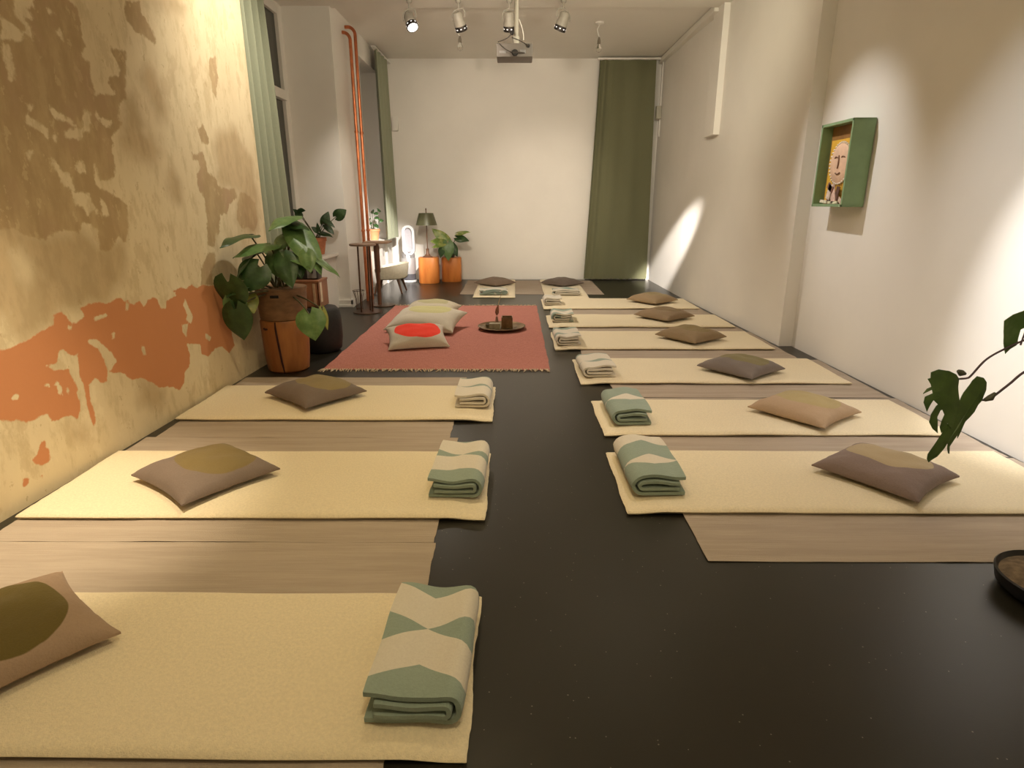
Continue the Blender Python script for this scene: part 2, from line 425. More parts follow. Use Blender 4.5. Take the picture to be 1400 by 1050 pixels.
DARK=[[(2.824,2.293),(3.087,2.370),(3.588,2.527),(3.549,2.391),(3.600,2.360),(3.606,2.310),(3.591,2.221),(3.614,2.193),(3.556,2.135),(3.614,2.120),(3.609,2.010),(3.617,1.942),(3.635,1.966),(3.777,1.988),(3.733,2.038),(3.768,2.080),(3.842,2.093),(3.868,2.141),(3.822,2.189),(3.822,2.232),(3.944,2.236),(3.909,2.090),(3.872,1.980),(3.808,1.926),(3.776,1.856),(3.805,1.829),(3.685,1.743),(3.696,1.700),(3.673,1.701),(3.671,1.567),(3.620,1.513),(3.526,1.502),(3.507,1.588),(3.489,1.487),(3.580,1.452),(3.664,1.414),(3.717,1.383),(3.696,1.241),(3.645,1.172),(3.591,1.199),(3.500,1.127),(3.422,1.133),(3.423,1.253),(3.339,1.292),(3.285,1.244),(3.133,1.252),(3.060,1.215),(2.955,1.234),(2.887,1.276),(2.610,1.288),(2.547,1.329)],
 [(4.020,2.522),(4.170,2.563),(4.164,2.495),(4.209,2.462),(4.286,2.380),(4.243,2.331),(4.167,2.360),(4.065,2.374),(3.998,2.408),(3.998,2.473)],
 [(4.920,2.397),(5.020,2.436),(5.030,2.288),(4.966,2.201),(4.965,2.124),(4.908,2.173),(4.916,2.240),(4.888,2.281)],
 [(4.619,1.885),(4.706,1.931),(4.775,1.835),(4.735,1.793),(4.653,1.805)],
 [(4.503,1.724),(4.591,1.716),(4.657,1.754),(4.677,1.689),(4.683,1.603),(4.787,1.588),(4.812,1.530),(4.846,1.500),(5.064,1.494),(5.093,1.431),(4.939,1.367),(4.900,1.305),(4.790,1.297),(4.733,1.166),(4.680,1.158),(4.645,1.069),(4.540,1.086),(4.584,1.282),(4.584,1.418),(4.525,1.475),(4.523,1.569),(4.585,1.627),(4.578,1.669),(4.498,1.674)],
 [(4.528,1.042),(4.625,1.034),(4.627,0.967),(4.553,0.882),(4.546,0.858),(4.551,0.800),(4.373,0.824),(4.393,0.896),(4.414,0.973),(4.414,0.938)],
 [(5.152,1.474),(5.316,1.443),(5.401,1.376),(5.404,1.238),(5.314,1.149),(5.221,1.187),(5.096,1.181),(5.035,1.260),(5.078,1.377)]]
DARKH=[[(3.174,2.298),(3.300,2.333),(3.289,2.295),(3.243,2.277),(3.265,2.224),(3.205,2.226),(3.240,2.194),(3.242,2.130),(3.185,2.158),(3.224,2.182),(3.177,2.213),(3.167,2.234),(3.184,2.249)],
 [(3.111,1.782),(3.157,1.769),(3.219,1.744),(3.209,1.696),(3.154,1.731),(3.095,1.756)],
 [(3.257,1.847),(3.297,1.830),(3.355,1.805),(3.418,1.786),(3.324,1.795),(3.266,1.817)],
 [(3.500,1.864),(3.548,1.849),(3.513,1.762),(3.475,1.758)],
 [(3.599,1.877),(3.620,1.837),(3.710,1.833),(3.665,1.796),(3.616,1.822),(3.579,1.846)],
 [(3.326,1.736),(3.463,1.771),(3.452,1.728),(3.338,1.711)],
 [(3.407,2.220),(3.437,2.227),(3.439,2.187),(3.418,2.194)],
 [(3.378,2.307),(3.414,2.292),(3.378,2.289)],
 [(3.048,2.081),(3.085,2.078),(3.085,1.945),(3.051,1.933),(3.045,2.018)],
 [(3.074,2.198),(3.157,2.168),(3.204,2.139),(3.124,2.109),(3.044,2.091)],
 [(3.208,1.612),(3.243,1.574),(3.253,1.545),(3.318,1.537),(3.314,1.489),(3.310,1.441),(3.421,1.435),(3.421,1.399),(3.464,1.340),(3.398,1.356),(3.380,1.327),(3.360,1.367),(3.304,1.385),(3.290,1.475),(3.252,1.474),(3.226,1.514),(3.226,1.547),(3.187,1.571)],
 [(3.358,1.574),(3.416,1.601),(3.425,1.542),(3.380,1.547)],
 [(3.501,1.414),(3.538,1.384),(3.544,1.324),(3.499,1.325)],
 [(3.050,1.614),(3.102,1.630),(3.075,1.592)],
 [(3.131,1.839),(3.155,1.836),(3.149,1.814),(3.128,1.815)],
 [(3.253,1.722),(3.270,1.721),(3.255,1.684),(3.243,1.689)]]
MID=[[(2.658,1.455),(2.850,1.411),(2.966,1.272),(3.064,1.228),(3.288,1.259),(3.413,1.179),(3.623,1.181),(3.621,1.085),(3.576,0.969),(3.577,0.973),(3.473,0.906),(3.387,0.848),(3.259,0.861),(3.174,0.853),(3.050,0.860),(2.939,0.789),(2.859,0.779),(2.782,0.768),(2.753,0.834),(2.779,0.869),(2.708,0.914),(2.516,0.960)],
 [(4.903,1.900),(5.194,1.970),(5.298,1.834),(5.421,1.735),(5.459,1.490),(5.430,1.283),(5.372,1.169),(5.250,1.106),(5.120,1.180),(5.020,1.249),(5.078,1.377),(5.152,1.474),(5.018,1.493),(4.849,1.510),(4.782,1.568),(4.845,1.650),(4.845,1.797)],
 [(4.331,2.593),(4.366,2.564),(4.464,2.590),(4.645,2.609),(4.695,2.668),(4.553,2.686),(4.355,2.630)],
 [(4.194,1.591),(4.249,1.619),(4.298,1.534),(4.309,1.426),(4.280,1.381),(4.180,1.399),(4.157,1.486)],
 [(3.872,1.980),(3.956,2.008),(3.984,1.920),(4.031,1.847),(3.985,1.806),(4.072,1.767),(4.125,1.697),(4.013,1.607),(3.913,1.642),(3.777,1.710)],
 [(4.122,2.197),(4.199,2.173),(4.261,2.079),(4.293,1.977),(4.256,1.897),(4.155,1.910),(4.113,2.016),(4.044,2.114)],
 [(3.564,0.347),(3.660,0.291),(3.776,0.227),(3.738,0.144),(3.618,0.138),(3.515,0.219)],
 [(2.951,0.274),(3.056,0.218),(3.023,0.175),(2.953,0.211)]]
MIDH=[[(2.844,1.165),(2.898,1.177),(2.953,1.110),(2.969,1.049),(2.959,1.073),(2.928,1.024),(2.885,1.016),(2.858,1.065),(2.851,1.123)]]

def sd_poly(P, poly):
    a = np.array(poly); b = np.roll(a, -1, 0)
    d = np.full(len(P), 1e9); ins = np.zeros(len(P), bool)
    for (x0, y0), (x1, y1) in zip(a, b):
        e = np.array((x1 - x0, y1 - y0)); w = P - np.array((x0, y0))
        t = np.clip((w @ e) / max(e @ e, 1e-12), 0, 1)
        d = np.minimum(d, np.hypot(w[:, 0] - e[0] * t, w[:, 1] - e[1] * t))
        c = ((y0 <= P[:, 1]) != (y1 <= P[:, 1]))
        with np.errstate(divide='ignore', invalid='ignore'):
            xi = x0 + (P[:, 1] - y0) * (x1 - x0) / (y1 - y0 if y1 != y0 else 1e-12)
        ins ^= c & (P[:, 0] < xi)
    return np.where(ins, d, -d)
def field(P, adds, holes):
    f = np.full(len(P), -1.0)
    for q in adds: f = np.maximum(f, sd_poly(P, q))
    for q in holes: f = np.minimum(f, -sd_poly(P, q))
    return np.clip(f, -.3, .3)
def wall_x(y): return -2.337 + .041 * (y - 2.448)
ys = list(np.linspace(-2.8, 2.1, 8)[:-1]) + list(np.arange(2.1, 5.53, .0135)) + [5.535]
zs = list(np.arange(0, 3.05, .0135)) + [3.2, 3.66]
ny, nz = len(ys), len(zs)
P = np.array([(y, z) for y in ys for z in zs])
me = bpy.data.meshes.new('wall_left_near')
verts = [(wall_x(y), y, z) for y in ys for z in zs]
faces = [(i * nz + j, (i + 1) * nz + j, (i + 1) * nz + j + 1, i * nz + j + 1) for i in range(ny - 1) for j in range(nz - 1)]
k = len(verts)
xe = wall_x(5.535)
verts += [(xe, 5.535, 0), (-2.95, 5.535, 0), (-2.95, 5.535, 3.66), (xe, 5.535, 3.66), (-3.1, -2.8, 0), (-3.1, -2.8, 3.66), (-3.1, 5.535, 0), (-3.1, 5.535, 3.66)]
faces += [(k, k + 1, k + 2, k + 3), (k + 4, k + 5, k + 7, k + 6)]
me.from_pydata(verts, [], faces)
for nm, f in (('terracotta', field(P, BAND, BANDH)), ('brown', field(P, DARK, DARKH)), ('ochre', field(P, MID, MIDH))):
    at_ = me.attributes.new(nm, 'FLOAT', 'POINT')
    at_.data.foreach_set('value', np.concatenate([f, np.full(8, -.3)]).astype(np.float32))
t = NT('layered_old_plaster'); v = t.coord()
def A(nm): return t.n('ShaderNodeAttribute', attribute_name=nm).outputs['Fac']
r1 = t.math('MULTIPLY_ADD', t.noise(v, 30, 4, .6), .05, -.025)
r2 = t.math('MULTIPLY_ADD', t.noise(v, 9, 4, .65, (1, 1, .6)), .12, -.06)
cloud = t.noise(v, 3.2, 4, .6, (1, 1, .55)); streak = t.noise(v, 11, 5, .65, (1, 1, .4), (3, 1, 0)); fine = t.noise(v, 60, 3, .6)
cream = t.mix(t.step(cloud, .35, .7), (.69, .575, .375, 1), (.65, .53, .34, 1))
cream = t.mix(t.math('MULTIPLY', t.step(streak, .48, .68), .6), cream, (.50, .39, .225, 1))
blot = t.noise(v, 5.5, 6, .7, (1, 1, .5), (0, 7, 2)); flake = t.noise(v, 15, 5, .7, (1, 1, .7), (0, 2, 5))
cream = t.mix(t.math('MULTIPLY', t.step(blot, .55, .62), .55), cream, (.53, .41, .245, 1))
cream = t.mix(t.math('MULTIPLY', t.step(flake, .64, .66), .6), cream, (.46, .345, .195, 1))
cream = t.mix(t.math('MULTIPLY', t.step(blot, .42, .36), .5), cream, (.74, .63, .43, 1))
cream = t.mix(t.math('MULTIPLY', t.step(fine, .55, .8), .2), cream, (.77, .65, .45, 1))
mo = t.step(t.math('ADD', A('ochre'), r2), -.07, .06)
c = t.mix(t.math('MULTIPLY', mo, .8), cream, t.mix(t.step(streak, .4, .65), (.41, .30, .165, 1), (.52, .385, .225, 1)))
bo = t.step(t.math('ADD', A('brown'), t.math('ADD', r1, t.math('MULTIPLY', r2, .35))), -.006, .012)
brown = t.mix(t.step(streak, .4, .68), (.385, .27, .14, 1), (.47, .345, .19, 1))
brown = t.mix(t.math('MULTIPLY', t.step(flake, .60, .63), .6), brown, (.56, .43, .25, 1))
brown = t.mix(t.step(cloud, .45, .7), brown, (.42, .28, .165, 1))
c = t.mix(t.math('MULTIPLY', bo, .93), c, brown)
to = t.step(t.math('ADD', A('terracotta'), t.math('MULTIPLY', r1, .55)), -.004, .006)
c = t.mix(t.math('MULTIPLY', to, .97), c, t.mix(cloud, (.53, .215, .092, 1), (.57, .24, .105, 1)))
t.base(c); t.set(Roughness=.85, Specular_IOR_Level=.2)
t.bump(t.math('ADD', t.math('ADD', to, bo), t.math('MULTIPLY', fine, .8)), .12, .004)
me.materials.append(t.m)
o = bpy.data.objects.new('wall_left_near', me); COL.objects.link(o); o['kind'] = 'structure'

# ---------------------------------------------------------------- mats and runners
def ragged(seed, amp, w, l, axis='x', yk=.55):
    """wavering edges for a woven sheet of w x l"""
    def f(u, v):
        ex = ey = 0
        if axis == 'x':
            k = (u - .5) * 2
            ex = amp * N3(v * l * 4, seed, k > 0) * abs(k) ** 8 + amp * .4 * N3(v * l * 22, seed + 4, k) * abs(k) ** 12
            ey = amp * yk * N3(u * w * 1.6, seed + 9, v > .5)
        else:
            k = (v - .5) * 2
            ey = amp * N3(u * w * 4, seed, k > 0) * abs(k) ** 8 + amp * .4 * N3(u * w * 22, seed + 4, k) * abs(k) ** 12
            ex = amp * .55 * N3(v * l * 1.6, seed + 9, u > .5)
        return ex, ey
    return f
def runner(x0, x1, y0, y1, z, seed, label, group, wrinkle=.006, tilt=0):
    nx, ny = (70, 34) if x1 - x0 > y1 - y0 else (50, 50)
    def top(x, y):
        h = max(0, N3(x * 1.1, y * 3.5, seed)) * wrinkle + max(0, N3(x * 4 + y * 2.5, y * 5 - x, seed + 3) - .15) * wrinkle * .9
        return z + .0035 + min(h, .0035)
    bm = slab(x0, x1, y0, y1, nx, ny, top, lambda x, y: top(x, y) - .0025, ragged(seed, .012, x1 - x0, y1 - y0, 'x', .12), .0)
    o = recentre(obj('linen_runner', bm, M['linen'])); return tag(o, label, 'runner', group)
GRL, GRR = 'linen runners under the mats by the plaster wall', 'linen runners under the mats by the white wall'
runner(-2.30, -.335, 1.12, 2.2845, .0005, 1, 'grey-beige linen runner under the wool mat cut off by the photo bottom', GRL)
runner(-2.275, -.345, 2.287, 3.4835, .0005, 2, 'grey-beige linen runner by the plaster wall, middle one of three', GRL)
runner(-2.22, -.40, 3.486, 4.82, .0005, 3, 'grey-beige linen runner by the plaster wall, its far edge facing the potted philodendron', GRL)
ro = ['grey-beige linen runner by the white wall with a wide bare strip towards the monstera pot', 'grey-beige linen runner by the white wall, second from the big dark floor area',
      'grey-beige linen runner by the white wall, third from the big dark floor area', 'grey-beige linen runner by the white wall, third from the back wall',
      'grey-beige linen runner by the white wall, second from the back wall', 'grey-beige linen runner by the white wall closest to the back wall']
for i, (x0, x1, y0, y1) in enumerate([(.785, 2.832, 2.15, 3.19), (.765, 2.815, 3.205, 4.28), (.76, 2.785, 4.295, 5.42), (.64, 2.62, 5.435, 6.66), (.62, 2.57, 6.675, 7.70), (.60, 2.52, 7.715, 8.97)]):
    runner(x0, x1, y0, y1, .0005, 11 + i, ro[i], GRR, .008)
runner(-.86, 1.40, 9.50, 11.22, .0005, 31, 'large pale linen runner under the two mats at the white back wall', None, .004)

MATS = []
def rest(x, y, rx, ry):
    """height of whatever mat lies under a footprint"""
    best = 0
    for x0, x1, y0, y1, top in MATS:
        if x0 < x < x1 and y0 < y < y1:
            for i in range(-4, 5):
                for j in range(-4, 5):
                    X, Y = x + rx * i / 4, y + ry * j / 4
                    if x0 < X < x1 and y0 < Y < y1: best = max(best, top(X, Y))
    return best
def wool_mat(x0, x1, y0, y1, seed, label, group, aisle):
    """aisle: +1/-1 end that lies past the runner on the bare floor, 0 when along y"""
    def base(x, y):
        if aisle > 0: d = (x - (x1 - .17)) / .14
        elif aisle < 0: d = ((x0 + .17) - x) / .14
        else: d = ((y0 + .33) - y) / .14
        d = min(1, max(0, d)); d = d * d * (3 - 2 * d)
        lift = .0115 * (1 - d) + .001 * d
        return lift
    def top(x, y):
        und = .004 * N3(x * 1.6, y * 2.4, seed) + .002 * N3(x * 6, y * 6, seed + 5)
        lip = .008 * max(0, N3(x * 1.9, 3.3, seed + 2)) * math.exp(-((y - y0) / .05) ** 2)
        return base(x, y) + .024 + und + lip
    def bot(x, y):
        lip = .010 * max(0, N3(x * 1.9, 3.3, seed + 2)) * math.exp(-((y - y0) / .05) ** 2)
        return base(x, y) + lip
    nx, ny = (90, 34) if x1 - x0 > y1 - y0 else (34, 80)
    bm = slab(x0, x1, y0, y1, nx, ny, top, bot, ragged(seed + 50, .010, x1 - x0, y1 - y0, 'x' if aisle else 'y'), .007)
    o = recentre(obj('wool_mat', bm, M['wool'])); MATS.append((x0, x1, y0, y1, top)); return tag(o, label, 'mat', group)
GML, GMR, GMB = 'wool mats along the plaster wall', 'wool mats along the white wall', 'wool mats at the back wall'
wool_mat(-2.26, -.130, 1.225, 1.90, 1, 'thick cream wool mat cut off by the bottom edge of the photo', GML, 1)
wool_mat(-2.27, -.142, 2.470, 3.215, 2, 'cream wool mat by the plaster wall under the orange patch, middle of three', GML, 1)
wool_mat(-2.235, -.154, 3.765, 4.51, 3, 'cream wool mat by the plaster wall, next to the timber stump with the philodendron', GML, 1)
mo_ = ['cream wool mat under the drooping monstera leaf, first of the six by the white wall', 'cream wool mat by the white wall, second from the monstera plant', 'cream wool mat by the white wall, third from the monstera plant',
       'cream wool mat by the white wall, third from the back wall', 'cream wool mat by the white wall, second from the back wall', 'cream wool mat by the white wall, closest to the back wall']
for i, (x0, x1, y0, y1) in enumerate([(.530, 2.74, 2.528, 3.23), (.560, 2.70, 3.505, 4.17), (.530, 2.66, 4.613, 5.37), (.402, 2.53, 5.775, 6.58), (.398, 2.52, 6.86, 7.60), (.392, 2.47, 8.10, 8.92)]):
    wool_mat(x0, x1, y0, y1, 20 + i, mo_[i], GMR, -1)
wool_mat(-.63, .0, 9.13, 11.10, 41, 'cream wool mat laid towards the back wall, on the lamp side', GMB, 0)
wool_mat(.46, 1.11, 8.99, 11.10, 42, 'cream wool mat laid towards the back wall, on the curtain side', GMB, 0)

# ---------------------------------------------------------------- pillows
def pillow_bm(a, b, h, seed, flat=.35, n=30, pinch=.09):
    bm = B(); T = []; L = []
    for i in range(n + 1):
        T.append([]); L.append([])
        for j in range(n + 1):
            u, v = -1 + 2 * i / n, -1 + 2 * j / n
            u = math.sin(u * PI / 2) * .35 + u * .65; v = math.sin(v * PI / 2) * .35 + v * .65
            x = a * u * (1 - pinch * (1 - v * v) * abs(u) ** 2); y = b * v * (1 - pinch * (1 - u * u) * abs(v) ** 2)
            e = ((1 - abs(u) ** 2.4) * (1 - abs(v) ** 2.4))
            z = h * max(0, e) ** .48
            wr = .015 * N3(u * 2.2, v * 2.2, seed) * e ** .4 + .005 * N3(u * 7, v * 7, seed + 3) * (1 - e) * (e > 0)
            T[-1].append(bm.verts.new((x, y, z + wr + .004)))
            if i in (0, n) or j in (0, n): L[-1].append(bm.verts.new((x, y, -.004)))
            else: L[-1].append(bm.verts.new((x, y, -z * flat - .004 + wr * .3)))
    for i in range(n):
        for j in range(n):
            bm.faces.new((T[i][j], T[i + 1][j], T[i + 1][j + 1], T[i][j + 1])); bm.faces.new((L[i][j], L[i][j + 1], L[i + 1][j + 1], L[i + 1][j]))
    for i in range(n):
        bm.faces.new((T[i][0], L[i][0], L[i + 1][0], T[i + 1][0])); bm.faces.new((T[i][n], T[i + 1][n], L[i + 1][n], L[i][n]))
        bm.faces.new((T[0][i], T[0][i + 1], L[0][i + 1], L[0][i])); bm.faces.new((T[n][i], L[n][i], L[n][i + 1], T[n][i + 1]))
    return bm
def pillow(name, x, y, ang, a, b, h, zrest, col, pcol, ell, seed, label, cat, group, tilt=(0, 0), flat=.35):
    bm = pillow_bm(a, b, h, seed, flat)
    R = Euler((math.radians(tilt[0]), math.radians(tilt[1]), math.radians(ang))).to_matrix()
    low = min((R @ v.co).z for v in bm.verts)
    if zrest is ZM: zrest = rest(x, y, .2, .2)
    o = obj(name, bm, cloth_print('printed_cloth_' + str(seed), col, pcol, ell, seed))
    o.rotation_euler = R.to_euler(); o.location = (x, y, zrest - low + .001)
    return tag(o, label, cat, group)
GPL = 'oval-print pillows on the mats'
TAUPE, TAN, GREYB, BROWN = (.205, .155, .125, 1), (.40, .285, .185, 1), (.17, .14, .125, 1), (.27, .19, .12, 1)
ZM = .047
E0 = (0, .02, .20, .165, 0)
pillow('pillow', -1.63, 1.60, -38, .27, .25, .085, ZM, (.36, .25, .17, 1), (.135, .10, .028, 1), (.0, .01, .215, .165, .1), 1, 'taupe pillow with a dark olive oval, cut off by the edge of the photo', 'pillow', GPL)
pillow('pillow', -1.575, 2.835, -37, .265, .25, .085, ZM, TAUPE, (.20, .145, .06, 1), (.01, .055, .205, .17, 0), 2, 'dark taupe pillow with an olive oval on the middle mat by the plaster wall', 'pillow', GPL)
pillow('pillow', -1.44, 4.19, -40, .265, .25, .09, ZM, (.19, .145, .12, 1), (.26, .20, .10, 1), (.01, .06, .21, .17, 0), 3, 'dark taupe pillow with an olive oval, on the mat next to the philodendron stump', 'pillow', GPL)
pillow('pillow', 1.90, 2.87, -54, .255, .235, .085, ZM, (.225, .165, .14, 1), (.38, .29, .17, 1), (-.01, .045, .20, .155, 0), 4, 'plum-taupe pillow with a tan oval on the mat under the monstera leaf', 'pillow', GPL)
pillow('pillow', 1.925, 3.83, -52, .26, .245, .085, ZM, (.43, .30, .19, 1), (.40, .31, .15, 1), (0, .04, .205, .165, 0), 5, 'tan pillow with a khaki oval on the second mat from the monstera plant', 'pillow', GPL)
pillow('pillow', 1.885, 4.90, -52, .255, .245, .085, ZM, (.20, .165, .145, 1), (.22, .185, .09, 1), (0, .04, .20, .16, 0), 6, 'dark grey pillow with an olive oval on the third mat by the white wall', 'pillow', GPL)
pillow('pillow', 1.81, 6.14, -54, .255, .25, .09, ZM, (.28, .20, .115, 1), (.25, .185, .085, 1), (0, .03, .19, .16, 0), 7, 'brown pillow with an olive oval, on the third mat from the back wall', 'pillow', GPL)
pillow('pillow', 1.81, 7.30, -52, .26, .25, .09, ZM, (.28, .20, .125, 1), (.23, .16, .085, 1), (0, .03, .19, .16, 0), 8, 'brown pillow with a darker oval, on the second mat from the back wall', 'pillow', GPL)
pillow('pillow', 1.93, 8.52, -50, .255, .25, .09, ZM, (.33, .235, .14, 1), (.31, .235, .12, 1), (0, .04, .19, .15, 0), 9, 'light brown pillow on the mat closest to the back wall, beside the white wall', 'pillow', GPL)
pillow('pillow', -.335, 10.38, -42, .255, .25, .085, ZM, (.24, .175, .13, 1), (.22, .16, .115, 1), (0, .03, .18, .15, 0), 10, 'brown pillow at the back wall on the mat on the lamp side', 'pillow', GPL)
pillow('pillow', .80, 10.36, -46, .265, .255, .085, ZM, (.155, .12, .10, 1), (.16, .125, .10, 1), (0, .03, .18, .15, 0), 11, 'dark brown pillow at the back wall on the mat on the curtain side', 'pillow', GPL)

# ---------------------------------------------------------------- folded blankets
def blanket(x, y, w, l, h, side, ang, z, seed, pat, label, roll=.5):
    """folded blanket: nested folds, rounded fold on the aisle side (side=+1 towards +x)"""
    th = h * .235
    def U(x_open, x_fold, zb, zt, wav):
        r = (zt - zb) / 2; pts = []
        m = 12
        for i in range(m + 1): pts.append((x_open + (x_fold - r - x_open) * i / m, zt))
        for i in range(1, 8):
            a = PI / 2 - PI * i / 8; pts.append((x_fold - r + r * math.cos(a), (zt + zb) / 2 + r * math.sin(a)))
        for i in range(m + 1): pts.append((x_fold - r - (x_fold - r - x_open) * i / m, zb))
        return pts
    W2 = w / 2
    rib = [(U(-W2, W2 - th / 2, th / 2, h - th / 2, 0), th), (U(-W2 + w * (.10 + .05 * rnd.random()), W2 - th * 1.62, th * 1.52, h - th * 1.52, 1), th * .92)]
    bm = B(); uvl = bm.loops.layers.uv.new('UVMap'); ns = 16
    for ri, (pts, tk) in enumerate(rib):
        npt = len(pts); O = []; I = []; us = []
        s = 0
        for i, p in enumerate(pts):
            if i: s += math.hypot(p[0] - pts[i - 1][0], p[1] - pts[i - 1][1])
            us.append(s)
        for j in range(ns + 1):
            v = j / ns; endk = min(j, ns - j)
            tt = tk * (.62 if endk == 0 else .9 if endk == 1 else 1.0)
            yo = -l / 2 + l * v; ro, rw = [], []
            for i, p in enumerate(pts):
                a = Vector(pts[max(i - 1, 0)]); b = Vector(pts[min(i + 1, npt - 1)]); d = (b - a).normalized(); nrm = Vector((-d.y, d.x))
                px, pz = p
                u = (px + W2) / w
                sag = (.007 * N3(px * 9 + seed, yo * 7, ri) + .008 * math.sin(u * PI * 2.2 + seed) * (pz > h * .5)) * (pz / h)
                ex = .004 * N3(px * 3, pz * 20, seed + j * 7.7) if endk == 0 else 0
                yy = yo + (.007 * N3(px * 8, pz * 30, seed + 2) if endk == 0 else 0) - (.010 * (ri == 1) if j == 0 else 0)
                dx = .006 * N3(yo * 5, pz * 12, seed + 8) * (1 if i < 4 or i > npt - 5 else .6)
                q = Vector((px, pz)); o1 = q + nrm * tt / 2; i1 = q - nrm * tt / 2
                ro.append(bm.verts.new((side * (o1.x + dx), yy, max(0, o1.y + sag)))); rw.append(bm.verts.new((side * (i1.x + dx), yy, max(0, i1.y + sag))))
            O.append(ro); I.append(rw)
        def quad(vs, uvs):
            f = bm.faces.new(vs)
            for lp, uv in zip(f.loops, uvs): lp[uvl].uv = uv
        cu = us[-1] * 0
        for j in range(ns):
            y0, y1 = l * j / ns, l * (j + 1) / ns
            for i in range(npt - 1):
                sh = .0 if ri == 0 else .09
                for Q in (O, I):
                    s2 = sh if Q is O else sh + .13
                    quad((Q[j][i], Q[j][i + 1], Q[j + 1][i + 1], Q[j + 1][i]), [(us[i] + s2, y0), (us[i + 1] + s2, y0), (us[i + 1] + s2, y1), (us[i] + s2, y1)])
            for i in (0, npt - 1):
                quad((O[j][i], O[j + 1][i], I[j + 1][i], I[j][i]), [(us[i], y0), (us[i], y1), (us[i], y1), (us[i], y0)])
        for j in (0, ns):
            for i in range(npt - 1):
                quad((O[j][i], I[j][i], I[j][i + 1], O[j][i + 1]), [(us[i] + (0 if ri == 0 else .09), l * j / ns)] * 4)
    low = min(v.co.z for v in bm.verts); z = rest(x, y, w * .52, l * .52)
    o = obj('folded_blanket', bm, pat)
    o.location = (x, y, z - low + .001); o.rotation_euler = (0, 0, math.radians(ang))
    return tag(o, label, 'blanket', 'folded sage and white blankets')
def bl(n, u0, v0, k, band, flip=False): return blanket_mat('sage_print_wool_' + str(n), u0, v0, k, band, flip)
ZB = .031
blanket(-.262, 1.555, .272, .49, .10, 1, -2, ZB, 1, bl(1, .13, .27, .50, .15), 'sage and off-white folded blanket at the bottom edge of the photo', )
blanket(-.272, 2.87, .262, .49, .10, 1, -2, ZB, 2, bl(2, .13, .30, .32, .17), 'sage and off-white folded blanket on the middle mat by the plaster wall')
blanket(-.285, 4.16, .245, .42, .10, 1, -1, ZB, 3, bl(3, .02, .19, .22, .19), 'mostly white folded blanket on the mat next to the philodendron stump')
blanket(.685, 2.91, .262, .52, .11, -1, 1, ZB, 4, bl(4, .26, .18, .45, .19, True), 'mostly sage folded blanket on the first mat by the white wall, under the monstera side')
blanket(.735, 3.85, .255, .47, .11, -1, 1, ZB, 5, bl(5, .24, .24, .45, .26, True), 'dark sage folded blanket with rolled layers, second from the monstera plant')
blanket(.672, 4.93, .27, .43, .10, -1, 3, ZB, 6, bl(6, .24, .17, .25, .20), 'pale folded blanket with a sage underside, third by the white wall')
blanket(.520, 6.06, .25, .42, .10, -1, 2, ZB, 7, bl(7, .1, .12, .35, .17), 'folded blanket on the third mat from the back wall')
blanket(.56, 7.23, .26, .36, .10, -1, 0, ZB, 8, bl(8, .1, .03, .3, .16), 'folded blanket with a sage top, on the second mat from the back wall')
blanket(.515, 8.42, .25, .32, .10, -1, 0, ZB, 9, bl(9, .02, .16, .15, .22), 'white folded blanket on the mat closest to the back wall, by the aisle')
blanket(-.325, 9.37, .43, .28, .075, 1, 0, ZB, 10, bl(10, .2, .20, .25, .17), 'whitish folded blanket at the foot of the back-wall mat on the lamp side')
blanket(.785, 9.33, .42, .28, .08, 1, 0, ZB, 11, bl(11, .1, .14, .9, .2), 'sage folded blanket at the foot of the back-wall mat on the curtain side')

# ---------------------------------------------------------------- pink rug, floor cushions, tray
def rugtop(x, y):
    return .006 + max(0, N3(x * .8 + 2, y * 2.4, 5)) * .006 + .007 * max(0, N3(x * 5 + y, y * 3.5 - x * 2.5, 8) - .25)
bm = slab(-1.665, .305, 5.06, 8.42, 80, 110, rugtop, lambda x, y: .0008, ragged(60, .012, 1.97, 3.36), .0)
rug = recentre(obj('fringed_rug', bm, M['rug'])); tag(rug, 'dusty pink fringed rug under the white cushions and brass tray', 'rug')
for yy, s in ((5.06, -1), (8.42, 1)):
    bm = B(); x = -1.66
    while x < .30:
        p = Vector((x, yy - s * .01, .008)); a = rnd.uniform(-.5, .5); ln = rnd.uniform(.05, .095)
        q = p + Vector((math.sin(a) * ln, s * math.cos(a) * ln, -.004)); mid_ = p.lerp(q, .5) + Vector((rnd.uniform(-.006, .006), 0, .003))
        tube(bm, [p, mid_, q], [.005, .0065, .003], 5); x += rnd.uniform(.014, .024)
    f = obj('fringe', bm, M['fringe'], rug); f['kind'] = 'stuff'
LINEN_W = (.56, .50, .41, 1)
GC = 'floor cushions on the pink rug'
pillow('floor_cushion', -.985, 5.99, 14, .30, .24, .10, .017, LINEN_W, (.85, .055, .03, 1), (.01, .02, .225, .185, -.15), 21, 'off-white linen cushion with a bright red oval print', 'cushion', GC, (14, 0), .3)
pillow('floor_cushion', -1.00, 6.77, -12, .40, .29, .13, .017, (.60, .54, .44, 1), (.56, .52, .26, 1), (.02, .10, .25, .17, 0), 22, 'large off-white cushion with a pale yellow print behind the red-print one', 'cushion', GC, (12, 0), .4)
pillow('floor_cushion', -1.04, 7.45, -8, .33, .27, .13, .017, (.52, .46, .35, 1), (.42, .38, .22, 1), (.02, .06, .2, .12, 0), 23, 'beige cushion at the back of the group, half hidden by the yellow-print cushion', 'cushion', GC, (8, 0), .4)
tx, ty, tz = -.150, 6.80, .017
bm = B(); lathe(bm, [(0, 0), (.20, 0), (.262, .020), (.272, .030), (.266, .032), (.255, .026), (.2, .009), (0, .008)], (tx, ty, tz), 48)
tag(recentre(obj('serving_tray', bm, M['brass'])), 'round dark brass tray on the pink rug', 'tray')
zt = tz + .0095
